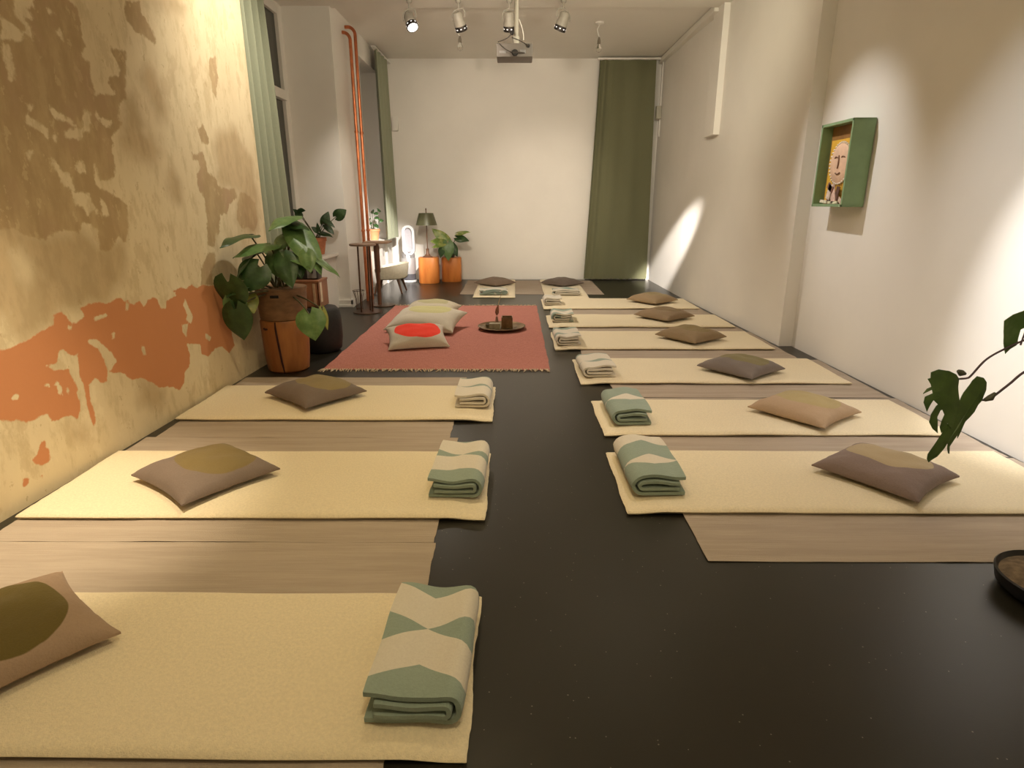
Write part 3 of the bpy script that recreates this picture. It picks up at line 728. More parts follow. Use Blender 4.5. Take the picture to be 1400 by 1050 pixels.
bm = B(); box(bm, (-.155, 6.72, zt), (-.02, 6.855, zt + .012), .003); box(bm, (-.15, 6.725, zt + .01), (-.141, 6.85, zt + .125), .002); box(bm, (-.034, 6.725, zt + .01), (-.025, 6.85, zt + .125), .002)
box(bm, (-.15, 6.725, zt + .01), (-.025, 6.734, zt + .125), .002); box(bm, (-.15, 6.841, zt + .01), (-.025, 6.85, zt + .125), .002)
ct = thing('tealight_box', 'square brown metal candle box on the brass tray', 'candle holder', (-.09, 6.79, zt))
obj('housing', bm, M['brass'], ct)
bm = B(); lathe(bm, [(0, .012), (.045, .012), (.045, .10), (.043, .104), (0, .10)], (-.088, 6.787, zt), 24); obj('candle', bm, plain('brown_wax', (.13, .075, .03, 1), .6, .1), ct)
bm = B(); box(bm, (-.285, 6.665, zt), (-.165, 6.755, zt + .065), .008); bx = recentre(obj('stone_block', bm, plain('speckled_stone', (.30, .255, .17, 1), .7, .2, 20)))
tag(bx, 'small pale stone block on the brass tray, in front of the dried grass', 'block')
bm = B(); lathe(bm, [(0, 0), (.025, 0), (.036, .035), (.033, .037), (.022, .01), (0, .008)], (-.30, 6.80, zt), 24)
tag(recentre(obj('incense_bowl', bm, plain('olive_glaze', (.13, .10, .05, 1), .4, .2))), 'small olive bowl at the rim of the brass tray', 'bowl')
vz = thing('bud_vase', 'slim vase with a dried grass plume on the brass tray', 'vase', (-.205, 6.84, zt))
bm = B(); lathe(bm, [(0, 0), (.022, 0), (.03, .03), (.018, .075), (.012, .11), (.014, .115), (.009, .11), (0, .1)], (-.205, 6.84, zt), 20); obj('vase_body', bm, plain('rose_glass', (.42, .25, .19, 1), .25, .1), vz)
bm = B(); tube(bm, [(-.205, 6.84, zt + .1), (-.20, 6.84, zt + .2), (-.175, 6.845, zt + .30), (-.145, 6.85, zt + .39)], [.0025, .0025, .006, .002], 6); obj('grass_stem', bm, plain('dried_grass', (.55, .43, .30, 1), .8, .2), vz)
bm = B(); tube(bm, [(-.204, 6.84, zt + .13), (-.202, 6.84, zt + .16), (-.198, 6.84, zt + .2), (-.188, 6.84, zt + .25)], [.006, .022, .02, .004], 8); obj('seed_head', bm, plain('dried_seed_head', (.30, .13, .08, 1), .9, .3, 60, bump=.5), vz)
# ---------------------------------------------------------------- curtains
def curtain(pathfn, z0, z1, n, label, mat_, topfn=None, thick=.004):
    bm = B(); nz = 40; V = []
    for i in range(n + 1):
        V.append([])
        for j in range(nz + 1):
            z = z0 + (z1 - z0) * j / nz
            x, y = pathfn(i / n, j / nz)
            V[-1].append(bm.verts.new((x, y, z + (.012 * N3(i * .13, 2, 1) if j == 0 else 0))))
    for i in range(n):
        for j in range(nz): bm.faces.new((V[i][j], V[i + 1][j], V[i + 1][j + 1], V[i][j + 1]))
    bmesh.ops.recalc_face_normals(bm, faces=bm.faces)
    bmesh.ops.solidify(bm, geom=list(bm.faces), thickness=thick)
    o = recentre(obj('curtain', bm, mat_)); return tag(o, label, 'curtain')
def c1(u, v):
    w = u + .015 * N3(u * 4, v * 1.2, 3)
    return (-2.30 + .085 * math.sin(u * PI * 2 * 3.6 + .5 + .25 * N3(.3, v * 1.5, 9)) + .012 * N3(u * 6, v * 2, 4), 5.60 + (.47 + .36 * (1 - v)) * u)
curtain(c1, .03, 3.62, 120, 'sage green curtain gathered at the end of the peeling plaster wall, beside the tall window', M['curtain_pale'])
def c2(u, v):
    w = u + .02 * N3(u * 4, v * 1.2, 13)
    return (-2.14 + .035 * math.sin(w * PI * 2 * 3.5 + .8) + .03 * (1 - v), 10.30 + .86 * u + (1 - v) * .12 * (u - .4))
curtain(c2, .79, 3.62, 100, 'narrow sage curtain by the copper pipes, ending at the deep sill', M['curtain_pale'])
def c3(u, v):
    x0 = 1.415 - .15 * (1 - v) ** 1.1; x1 = 2.36 + .055 * (1 - v)
    k = u ** (1.25 - .25 * v) 
    fold = math.exp(-(u / .16) ** 2)
    y = 11.27 + .035 * math.sin(u * 46 + .6 * N3(u * 3, v, 2)) * fold + .022 * math.sin(u * 17 + 1.5 * N3(u * 2, v * 1.4, 5)) * (1 - fold) * (.4 + .6 * (1 - v)) + .015 * N3(u * 5, v * 2, 8)
    return (x0 + (x1 - x0) * u, y)
curtain(c3, .03, 3.655, 160, 'wide olive green curtain covering the corner of the back wall', M['curtain'])
# curtain tracks
bm = B(); box(bm, (-2.17, 10.2, 3.625), (-2.11, 11.40, 3.645), .004); tag(recentre(obj('curtain_rail', bm, M['trim'])), 'white rail over the narrow sage curtain', 'curtain rail')
bm = B(); box(bm, (1.38, 11.245, 3.66), (2.44, 11.295, 3.69), .004); tag(recentre(obj('curtain_rail', bm, M['trim'])), 'white rail over the wide olive green curtain', 'curtain rail')

# ---------------------------------------------------------------- copper pipes on the pier
def pipe(yb, zt, xo, label):
    bm = B(); pts = [(-2.12 + xo, yb, 0.0), (-2.12 + xo, yb, zt - .09)]
    for i in range(1, 9):
        a = i / 8 * PI / 2; pts.append((-2.12 + xo - .09 * (1 - math.cos(a)), yb, zt - .09 + .09 * math.sin(a)))
    pts += [(-2.251, yb, zt)]
    tube(bm, pts, .021, 14)
    for z in (1.0, 2.3): 
        lathe(bm, [(.026, -.015), (.028, -.01), (.028, .01), (.026, .015)], (-2.12 + xo, yb, z), 14)
    tag(recentre(obj('copper_pipe', bm, M['copper'])), label, 'pipe', 'copper pipes on the white pier')
pipe(9.02, 3.60, .0, 'taller of the two copper pipes on the white pier, bending into the wall higher up')
pipe(8.86, 3.50, -.03, 'shorter of the two copper pipes on the white pier, bending in lower down')

# ---------------------------------------------------------------- leaves
def leaf_bm(base, tip, width, face, fold=.25, droop=.18, lobe=.28, wav=.02, shape=.9, n=14, m=4, seed=0):
    base, tip, face = Vector(base), Vector(tip), Vector(face).normalized()
    d = tip - base; L = d.length; d.normalize()
    s = d.cross(face).normalized(); up = s.cross(d).normalized()
    bm = B(); rows = []
    for i in range(n + 1):
        t = i / n
        w = (width / 2) * (math.sin(PI * min(1, (t ** .62) * .93 + .07)) ** shape) if t < 1 else 0
        row = []
        for k in range(-m, m + 1):
            q = k / m
            back = -lobe * L * (abs(q) ** 1.6) * (1 - t) ** 4
            x = w * q
            y = t * L + back
            z = fold * abs(x) - droop * L * t * t + wav * L * math.sin(t * 9 + q * 3 + seed) * abs(q) - .35 * abs(x) * abs(q)
            row.append(bm.verts.new(base + s * x + d * y + up * z))
        rows.append(row)
    for a, b in zip(rows, rows[1:]):
        for k in range(2 * m):
            bm.faces.new((a[k], a[k + 1], b[k + 1], b[k]))
    bmesh.ops.remove_doubles(bm, verts=bm.verts, dist=1e-5)
    bmesh.ops.recalc_face_normals(bm, faces=bm.faces)
    bmesh.ops.solidify(bm, geom=list(bm.faces), thickness=.0012)
    return bm
def bez(a, b, c, n=10): 
    a, b, c = Vector(a), Vector(b), Vector(c)
    return [a * (1 - t) ** 2 + b * 2 * t * (1 - t) + c * t * t for t in [i / n for i in range(n + 1)]]
def clear(p, m=.14):
    p = Vector(p); c = Vector((0, 0, CAM_H))
    for _ in range(40):
        if p.x > wall_x(p.y) + m: break
        p = c + (p - c) * .99
    return p
def leafy(root, origin, specs, matn, stem_r=.005, rise=.15):
    """specs: base point, tip point, width, facing, material"""
    for i, (b, tp, w, face, mt) in enumerate(specs):
        b, tp = (clear(b), clear(tp)) if root.name.startswith('potted_phil') else (Vector(b), Vector(tp))
        o = Vector(origin) + Vector((rnd.uniform(-.05, .05), rnd.uniform(-.05, .05), 0)) * (stem_r / .006)
        mid_ = o.lerp(b, .55) + Vector((0, 0, rise * (b - o).length))
        bm = B(); tube(bm, bez(o, mid_, b), [stem_r * 1.2] * 6 + [stem_r] * 5, 7)
        obj('leaf_stem', bm, M['stem'], root)
        obj('leaf', leaf_bm(b, tp, w, face, seed=i), M[mt or matn], root)

# ---- philodendron in a waxed paper pot on a timber stump
sx_, sy_ = -1.965, 5.10
bm = B(); lathe(bm, [(0, 0), (.150, 0), (.168, .015), (.180, .10), (.192, .30), (.196, .43), (.188, .448), (0, .45)], (sx_, sy_, 0), 40, wob=.05, seed=4)
st = tag(recentre(obj('timber_stump', bm, M['stump'])), 'tall reddish timber stump with a dark crack under the potted philodendron', 'stump')
ca = -.35
def rim(a, r): return (sx_ + r * math.sin(a), sy_ - r * math.cos(a))
bm = B(); pts = []
for z, r, a in ((.004, .156, .12), (.1, .179, .08), (.2, .188, .05), (.3, .193, .01), (.4, .195, -.02), (.447, .187, -.03)):
    x, y = rim(a, r * 1.012); pts.append((x, y, z))
tube(bm, pts, [.006, .008, .008, .008, .007, .005], 6); obj('crack', bm, M['crack'], st)
bm = B(); x, y = rim(-.42, .197); x2, y2 = rim(-.62, .197); tube(bm, [(x, y, .385), ((x + x2) / 2 - .0, (y + y2) / 2 - .003, .383), (x2, y2, .388)], .008, 6); obj('notch', bm, M['crack'], st)
pp = thing('potted_philodendron', 'large philodendron with heart-shaped leaves in a brown waxed-paper pot on the reddish stump', 'plant', (sx_, sy_, .452))
bm = B(); lathe(bm, [(0, .0), (.180, 0), (.188, .01), (.196, .12), (.203, .245), (.2035, .262), (.196, .262), (.190, .22), (.185, .2), (0, .2)], (sx_, sy_, .452), 40, wob=.03, seed=2)
pot = obj('plant_pot', bm, M['basket'], pp)
bm = B(); lathe(bm, [(.204, 0), (.2065, .003), (.2065, .018), (.204, .021)], (sx_, sy_, .695), 40, wob=.03, seed=2); obj('rim_fold', bm, M['basket'], pot)
bm = B(); a0 = -.02
for a in (-.03, .03, .09, .15, .21):
    x, y = rim(a, .203); box(bm, (x - .010, y - .004, .645), (x + .010, y + .004, .668), .004)
obj('handle_slot', bm, M['black'], pot)
bm = B(); lathe(bm, [(0, .215), (.1, .21), (.187, .202), (.187, .195), (0, .195)], (sx_, sy_, .452), 30); obj('soil', bm, M['soil'], pp)
FC = (.25, -.8, .55)
sp = [ # base px, base depth, tip px, tip depth, width, facing, mat
 ((341, 321), 4.85, (299, 324), 4.75, .17, (0, -.25, 1), None),
 ((369, 334), 4.85, (317, 343), 4.7, .20, (0, -.35, 1), 'leaf_light'),
 ((340, 352), 4.8, (318, 374), 4.7, .13, (-.5, -.6, .5), None),
 ((353, 366), 4.7, (330, 398), 4.6, .25, (.2, -.9, .3), None),
 ((312, 386), 4.8, (322, 430), 4.72, .27, (-.1, -.8, .5), None),
 ((340, 404), 4.75, (347, 427), 4.68, .13, (.4, -.8, .3), 'leaf_yellow'),
 ((322, 424), 4.78, (331, 469), 4.7, .22, (.1, -.9, .3), None),
 ((318, 410), 4.8, (338, 440), 4.76, .17, (.4, -.8, .3), 'leaf_light'),
 ((400, 296), 5.0, (366, 306), 4.7, .18, (0, -.3, 1), 'leaf_light'),
 ((386, 303), 5.05, (421, 306), 4.9, .17, (.1, -.3, 1), None),
 ((404, 314), 5.0, (441, 366), 4.75, .24, (.35, -.55, .7), 'leaf_light'),
 ((419, 346), 4.8, (424, 371), 4.72, .13, (.2, -.9, .4), 'leaf_light'),
 ((376, 343), 5.0, (421, 352), 4.72, .17, (0, -.3, 1), 'leaf_light'),
 ((402, 350), 4.9, (412, 378), 4.8, .16, (.3, -.8, .4), None),
 ((372, 350), 4.9, (384, 378), 4.75, .16, (-.1, -.8, .5), 'leaf_light'),
 ((388, 352), 4.8, (398, 392), 4.68, .18, (.1, -.8, .5), None),
 ((436, 356), 4.85, (466, 374), 4.8, .08, (.1, -.3, 1), 'leaf_light'),
 ((423, 430), 4.72, (430, 465), 4.66, .235, (.15, -.95, .15), 'leaf_light'),
 ((441, 424), 4.8, (449, 450), 4.76, .06, (.5, -.8, .2), 'leaf_yellow'),
 ((350, 345), 5.0, (330, 352), 4.85, .15, (-.2, -.5, .8), None),
 ((395, 322), 5.05, (372, 340), 4.9, .16, (-.1, -.7, .6), 'leaf_light'),
 ((330, 395), 4.9, (308, 400), 4.85, .17, (-.2, -.7, .6), None),
]
leafy(pp, (sx_, sy_, .66), [(at(*b, yb), at(*tpx, yt), w, fc, m_) for b, yb, tpx, yt, w, fc, m_ in sp], 'leaf', .006, .12)

# black pouf with crate and small radio on top, behind the stump
pz = .43
bm = B(); lathe(bm, [(0, 0), (.16, 0), (.19, .03), (.205, .14), (.205, .30), (.19, pz - .03), (.16, pz), (0, pz)], (-1.885, 5.79, 0), 40)
tag(recentre(obj('black_pouf', bm, plain('black_felt', (.010, .009, .009, 1), .6, .2, 40))), 'round black pouf behind the reddish stump, carrying the crate', 'pouf')
cr = thing('wooden_crate', 'small brown wooden crate on the black pouf', 'crate', (-1.99, 5.84, pz + .001))
bm = B(); z0 = pz + .001
box(bm, (-2.14, 5.70, z0), (-1.84, 5.98, z0 + .015), .002)
for yy in (5.70, 5.965): box(bm, (-2.14, yy, z0), (-1.84, yy + .015, z0 + .255), .003)
for xx in (-2.14, -1.855): box(bm, (xx, 5.70, z0), (xx + .015, 5.98, z0 + .255), .003)
box(bm, (-2.145, 5.695, z0 + .24), (-1.835, 5.985, z0 + .258), .003)
obj('crate_body', bm, M['crate'], cr)
bm = B(); box(bm, (-1.838, 5.73, z0 + .05), (-1.834, 5.785, z0 + .235), .001); obj('paper_strip', bm, plain('pale_paper_strip', (.72, .60, .45, 1), .7, .1, 30), cr)
bm = B(); box(bm, (-1.895, 5.695, z0 + .03), (-1.87, 5.70, z0 + .23), .001); obj('batten', bm, plain('pale_batten', (.50, .33, .2, 1), .7, .1, 30), cr)
rd = thing('tabletop_radio', 'black and grey radio on top of the wooden crate', 'radio', (-1.98, 5.82, z0 + .26))
z1 = z0 + .2605
bm = B(); box(bm, (-2.12, 5.76, z1), (-1.86, 5.90, z1 + .115), .012); rb = obj('radio_body', bm, M['black'], rd)
bm = B(); box(bm, (-1.955, 5.754, z1 + .012), (-1.868, 5.762, z1 + .105), .003); obj('front_panel', bm, M['grey_plastic'], rd)
bm = B(); lathe(bm, [(0, 0), (.017, 0), (.015, .014), (0, .015)], (-1.91, 5.755, z1 + .075), 18, axis=(0, -1, 0)); obj('knob', bm, M['black'], rd)

# ---- plant on the sill of the tall window
def pot_bm(c, r0, r1, h):
    bm = B(); lathe(bm, [(0, 0), (r0, 0), (r1, h * .78), (r1 * 1.0, h * .78), (r1 * 1.1, h * .79), (r1 * 1.1, h), (r1 * .96, h), (r1 * .92, h * .85), (0, h * .85)], c, 28); return bm
ps = thing('sill_plant', 'leggy plant with few dark leaves in a terracotta pot on the tall window sill', 'plant', (-2.555, 8.05, .7405))
obj('plant_pot', pot_bm((-2.555, 8.05, .7405), .075, .105, .21), M['terracotta'], ps)
sp = [((443, 305), 8.0, (449, 289), 8.02, .12, (.3, -.9, .2), None), ((460, 296), 8.05, (473, 287), 8.05, .15, (.4, -.9, .2), None), ((444, 300), 7.95, (458, 309), 7.9, .09, (.3, -.5, .7), None),
 ((446, 309), 8.0, (457, 319), 7.95, .10, (.3, -.5, .7), None), ((438, 318), 8.0, (454, 321), 7.9, .09, (.2, -.5, .7), None), ((411, 294), 7.75, (400, 285), 7.75, .07, (0, -.9, .4), None),
 ((408, 288), 7.75, (416, 287), 7.7, .07, (0, -.9, .4), None), ((406, 290), 7.78, (405, 295), 7.7, .06, (0, -.9, .3), None), ((434, 316), 8.0, (426, 310), 7.95, .07, (0, -.8, .5), None), ((436, 316), 8.0, (433, 305), 7.95, .05, (0, -.8, .5), None)]
leafy(ps, (-2.555, 8.05, .92), [(at(*b, yb), at(*tpx, yt), w, fc, m_) for b, yb, tpx, yt, w, fc, m_ in sp], 'leaf', .0045, .1)
pn = thing('sill_plant', 'small trailing plant in an orange pot on the deep sill beside the copper pipes', 'plant', (-2.36, 10.42, .776))
obj('plant_pot', pot_bm((-2.36, 10.42, .776), .075, .10, .18), plain('orange_clay', (.62, .26, .12, 1), .6, .12), pn)
spp = []
for i in range(13):
    a = rnd.uniform(0, 6.28); r = rnd.uniform(.03, .12); z = rnd.uniform(.98, 1.27)
    b = Vector((-2.36 + r * math.cos(a), 10.42 + r * math.sin(a), z)); spp.append((b, b + Vector((math.cos(a) * .07, math.sin(a) * .07, rnd.uniform(-.05, .01))), .075, (math.cos(a) * .3, -.6, .6), 'leaf'))
leafy(pn, (-2.36, 10.42, .93), spp, 'leaf', .003, .1)

# ---------------------------------------------------------------- side tables and chair
ta = thing('side_table', 'rod-legged bronze side table with round base plate, closer to the tall window', 'table', (-1.935, 7.92, 0))
bm = B(); lathe(bm, [(0, 0), (.185, 0), (.19, .006), (.188, .013), (0, .014)], (-1.935, 7.92, 0), 40); obj('base_plate', bm, M['bronze'], ta)
bm = B(); lathe(bm, [(0, .855), (.155, .855), (.165, .86), (.165, .877), (.158, .882), (0, .882)], (-1.945, 7.92, 0), 40); obj('table_top', bm, plain('brown_stained_top', (.24, .15, .10, 1), .5, .15), ta)
for (x0, x1, y) in ((-2.0, -1.99, 7.85), (-1.915, -1.905, 7.99), (-1.865, -1.855, 7.90)):
    bm = B(); tube(bm, [(x1, y, .86), (x0, y, .01)], .011, 10); obj('leg', bm, M['bronze'], ta)
tb = thing('side_table', 'single-column bronze side table with square top, in front of the pale shell chair', 'table', (-1.91, 8.45, 0))
bm = B(); lathe(bm, [(0, 0), (.165, 0), (.17, .006), (.168, .014), (0, .015)], (-1.84, 8.45, 0), 40); obj('base_plate', bm, M['bronze'], tb)
bm = B(); box(bm, (-2.04, 8.30, .853), (-1.70, 8.60, .878), .006); obj('table_top', bm, plain('reddish_brown_top', (.30, .19, .125, 1), .5, .15), tb)
bm = B(); lathe(bm, [(.028, .01), (.028, .45), (.038, .47), (.04, .80), (.03, .86)], (-1.888, 8.45, 0), 20); obj('column', bm, M['wood_dark'], tb)
wb = thing('wire_basket', 'small wire basket stand on the floor by the white pier', 'basket', (-2.10, 8.1, 0))
bm = B()
for zz, r in ((.25, .075), (.005, .045)):
    tube(bm, [(-2.10 + r * math.cos(a), 8.16 + r * math.sin(a), zz) for a in [2 * PI * i / 20 for i in range(21)]], .004, 6, cap=False)
for i in range(6):
    a = 2 * PI * i / 6
    tube(bm, bez((-2.10 + .075 * math.cos(a), 8.16 + .075 * math.sin(a), .25), (-2.10 + .03 * math.cos(a), 8.16 + .03 * math.sin(a), .12), (-2.10 + .045 * math.cos(a), 8.16 + .045 * math.sin(a), .005)), .0035, 6)
obj('wire_frame', bm, M['bronze'], wb)
# pale shell chair with splayed wooden legs, facing the pier
ch = thing('shell_chair', 'pale cream shell chair with dark wooden legs in front of the deep sill', 'chair', (-1.93, 9.75, 0))
bm = B(); V = []; nu, nv = 28, 14
for i in range(nu + 1):
    V.append([])
    a = -2.15 + 4.3 * i / nu                              # around the seat, open to -x
    for j in range(nv + 1):
        v = j / nv
        rr = .10 + .19 * min(1, v / .45) ** .8 + .045 * max(0, v - .45)
        hgt = .225 + .25 * max(0, (v - .40) / .60) ** .85 * (.50 + .50 * (math.cos(a / 2)) ** 1.5)
        V[-1].append(bm.verts.new((-2.0 + rr * math.cos(a) * 1.0, 9.75 + rr * math.sin(a) * 1.05, hgt)))
for i in range(nu):
    for j in range(nv): bm.faces.new((V[i][j], V[i + 1][j], V[i + 1][j + 1], V[i][j + 1]))
bmesh.ops.recalc_face_normals(bm, faces=bm.faces)
bmesh.ops.solidify(bm, geom=list(bm.faces), thickness=.018)
obj('shell', bm, plain('cream_upholstery', (.66, .60, .47, 1), .8, .06, 30, spec=.2), ch)
bm = B(); lathe(bm, [(0, .225), (.17, .225), (.205, .24), (.21, .262), (.18, .285), (0, .29)], (-2.0, 9.75, 0), 32); obj('seat', bm, plain('cream_seat_cloth', (.60, .54, .42, 1), .85, .06, 30, spec=.2), ch)
for dx, dy in ((.17, -.16), (.17, .16), (-.15, -.15), (-.15, .15)):
    bm = B(); tube(bm, [(-2.0 + dx * .9, 9.75 + dy * .9, .262), (-2.0 + dx * 1.35, 9.75 + dy * 1.3, 0)], [.024, .012], 10); obj('leg', bm, M['wood_dark'], ch)

# ---------------------------------------------------------------- air purifier, lamp, stumps
ax_, ay_ = -1.905, 11.05
ap = thing('fan_purifier', 'white and silver loop-shaped fan purifier standing by the back wall', 'air purifier', (ax_, ay_, 0))
bm = B(); lathe(bm, [(0, 0), (.118, 0), (.128, .012), (.128, .04), (0, .042)], (ax_, ay_, 0), 40); obj('foot', bm, M['white_plastic'], ap)
bm = B(); lathe(bm, [(0, .042), (.118, .042), (.118, .15), (0, .152)], (ax_, ay_, 0), 40); obj('water_tank', bm, plain('smoked_tank', (.10, .10, .115, 1), .2, .1), ap)
bm = B(); lathe(bm, [(0, .152), (.124, .152), (.126, .165), (.126, .415), (.12, .43), (0, .432)], (ax_, ay_, 0), 40); obj('filter_shroud', bm, plain('silver_shroud', (.50, .49, .50, 1), .35, .04, 90, .4), ap)
for s in (-1, 1):
    bm = B(); lathe(bm, [(0, 0), (.045, 0), (.05, .03), (.045, .075), (.02, .10), (0, .105)], (ax_ + s * .068, ay_, .432), 20); obj('vent_shoulder', bm, M['grey_plastic'], ap)
bm = B(); lathe(bm, [(0, .432), (.05, .432), (.045, .50), (0, .502)], (ax_, ay_, 0), 24); obj('neck', bm, M['white_plastic'], ap)
def stadium(w, h, n=14):
    r = w / 2; return [(r * math.cos(a), h - r + r * math.sin(a)) for a in [PI * i / n for i in range(n + 1)]] + [(r * math.cos(a), r + r * math.sin(a)) for a in [PI + PI * i / n for i in range(n + 1)]]
def ring_bm(w, h, t, d0, d1, cx, cy, cz):
    bm = B(); o = stadium(w, h); i_ = [(x * (w - 2 * t) / w, t + z * (h - 2 * t) / h) for x, z in o]
    P_ = []
    for (x, z), (x2, z2) in zip(o, i_):
        P_.append([bm.verts.new((cx + x, cy + d0, cz + z)), bm.verts.new((cx + x2, cy + d0 + .01, cz + z2)), bm.verts.new((cx + x2, cy + d1, cz + z2)), bm.verts.new((cx + x, cy + d1, cz + z))])
    n = len(P_)
    for k in range(n):
        a, b = P_[k], P_[(k + 1) % n]
        for q in range(4): bm.faces.new((a[q], b[q], b[(q + 1) % 4], a[(q + 1) % 4]))
    return bm
obj('loop', ring_bm(.215, .52, .04, -.055, .06, ax_ + .02, ay_, .475), M['white_plastic'], ap)
bm = B(); box(bm, (ax_ - .05, ay_ + .0, .53), (ax_ + .09, ay_ + .006, .94), .001); obj('mesh_panel', bm, plain('pale_lilac_mesh', (.45, .43, .47, 1), .6, .08, 60), ap)

def block_stump(cx, cy, w, d, h, label, seed):
    bm = B(); ns = 26; prof = [(0, 0), (.96, 0), (1, .012), (1.0, h * .5), (.985, h - .012), (.95, h), (0, h)]
    rings = []
    for r, z in prof:
        if r == 0: rings.append([bm.verts.new((cx, cy, z))]); continue
        ring = []
        for k in range(ns):
            a = 2 * PI * k / ns; c_, s_ = math.cos(a), math.sin(a); e = .55
            q = 1 + .025 * N3(c_ * 1.5, s_ * 1.5, seed + z)
            ring.append(bm.verts.new((cx + q * r * w / 2 * math.copysign(abs(c_) ** e, c_), cy + q * r * d / 2 * math.copysign(abs(s_) ** e, s_), z)))
        rings.append(ring)
    for a, b in zip(rings, rings[1:]):
        for k in range(ns):
            k2 = (k + 1) % ns
            if len(a) == 1: bm.faces.new((a[0], b[k2], b[k]))
            elif len(b) == 1: bm.faces.new((a[k], a[k2], b[0]))
            else: bm.faces.new((a[k], a[k2], b[k2], b[k]))
    return tag(recentre(obj('timber_block', bm, M['stump_orange'])), label, 'stump')
block_stump(-1.53, 10.95, .36, .30, .448, 'bright orange timber block under the olive table lamp', 3)
block_stump(-1.15, 11.17, .36, .30, .43, 'orange timber block under the variegated plant', 8)
tl = thing('table_lamp', 'table lamp with an olive metal drum shade on the orange timber block', 'lamp', (-1.545, 10.95, .449))
lx, ly, lz = -1.545, 10.95, .449
bm = B(); lathe(bm, [(0, 0), (.085, 0), (.085, .012), (.05, .03), (.03, .06), (.026, .13), (.034, .135), (.02, .15), (0, .15)], (lx, ly, lz), 28); obj('base', bm, M['wood_dark'], tl)
bm = B(); tube(bm, [(lx, ly, lz + .14), (lx, ly, lz + .80)], .009, 12); obj('stem', bm, M['wood_dark'], tl)
bm = B(); lathe(bm, [(.185, .55), (.125, .752), (.121, .752), (.181, .55)], (lx, ly, lz), 40)
# annular shade closed between inner and outer skins
sh = obj('lamp_shade', bm, plain('olive_lacquer', (.115, .115, .06, 1), .4, .06, 12, .1), tl)
bm = B(); lathe(bm, [(0, .742), (.122, .742), (.122, .748), (0, .748)], (lx, ly, lz), 40); obj('shade_cap', bm, plain('olive_lacquer_cap', (.115, .115, .06, 1), .4, .06, 12, .1), sh)
bm = B(); lathe(bm, [(0, .80), (.012, .80), (.012, .82), (.006, .835), (0, .836)], (lx, ly, lz), 14); obj('finial', bm, M['wood_dark'], tl)
pv = thing('variegated_plant', 'small plant with yellow-green mottled leaves on the orange timber block', 'plant', (-1.15, 11.15, .431))
obj('plant_pot', pot_bm((-1.15, 11.15, .431), .06, .085, .15), plain('dark_green_glaze', (.03, .04, .02, 1), .4, .2), pv)
sp = [((611, 330), 11.0, (591, 312), 10.95, .20, (-.2, -.8, .5), 'leaf_var'), ((606, 330), 10.95, (588, 328), 10.9, .17, (-.2, -.7, .6), 'leaf_var'), ((606, 333), 10.9, (590, 337), 10.85, .12, (-.1, -.7, .6), 'leaf_var'),
 ((612, 333), 10.9, (613, 356), 10.82, .22, (0, -.9, .4), 'leaf_light'), ((626, 319), 11.0, (642, 315), 10.95, .13, (.2, -.5, .8), 'leaf_var'), ((625, 325), 11.0, (641, 328), 10.95, .15, (.2, -.8, .4), 'leaf'), ((618, 335), 10.95, (626, 350), 10.9, .15, (.2, -.8, .4), 'leaf'),
 ((605, 338), 10.9, (601, 352), 10.85, .14, (-.2, -.8, .4), 'leaf')]
leafy(pv, (-1.15, 11.15, .56), [(at(*b, yb), at(*tpx, yt), w, fc, m_) for b, yb, tpx, yt, w, fc, m_ in sp], 'leaf_var', .004, .1)
bm = B(); box(bm, (-2.13, 11.36, 2.57), (-2.03, 11.418, 2.80), .012); ws = tag(recentre(obj('wall_speaker', bm, M['trim'])), 'small white box high on the back wall beside the narrow sage curtain', 'wall box')
wc = thing('junction_box', 'small white box with cable on the wall edge beside the olive green curtain', 'wall box', (2.44, 11.24, 2.74))
bm = B(); box(bm, (2.40, 11.19, 2.74), (2.484, 11.30, 2.945), .015); obj('housing', bm, plain('off_white_case', (.42, .40, .32, 1), .5, .05), wc)
bm = B(); tube(bm, [(2.474, 11.25, 2.745), (2.476, 11.25, 2.5), (2.478, 11.24, 2.46)], .012, 8); tube(bm, [(2.472, 11.25, 2.94), (2.472, 11.25, 3.62)], .012, 8); obj('cable', bm, M['trim'], wc)

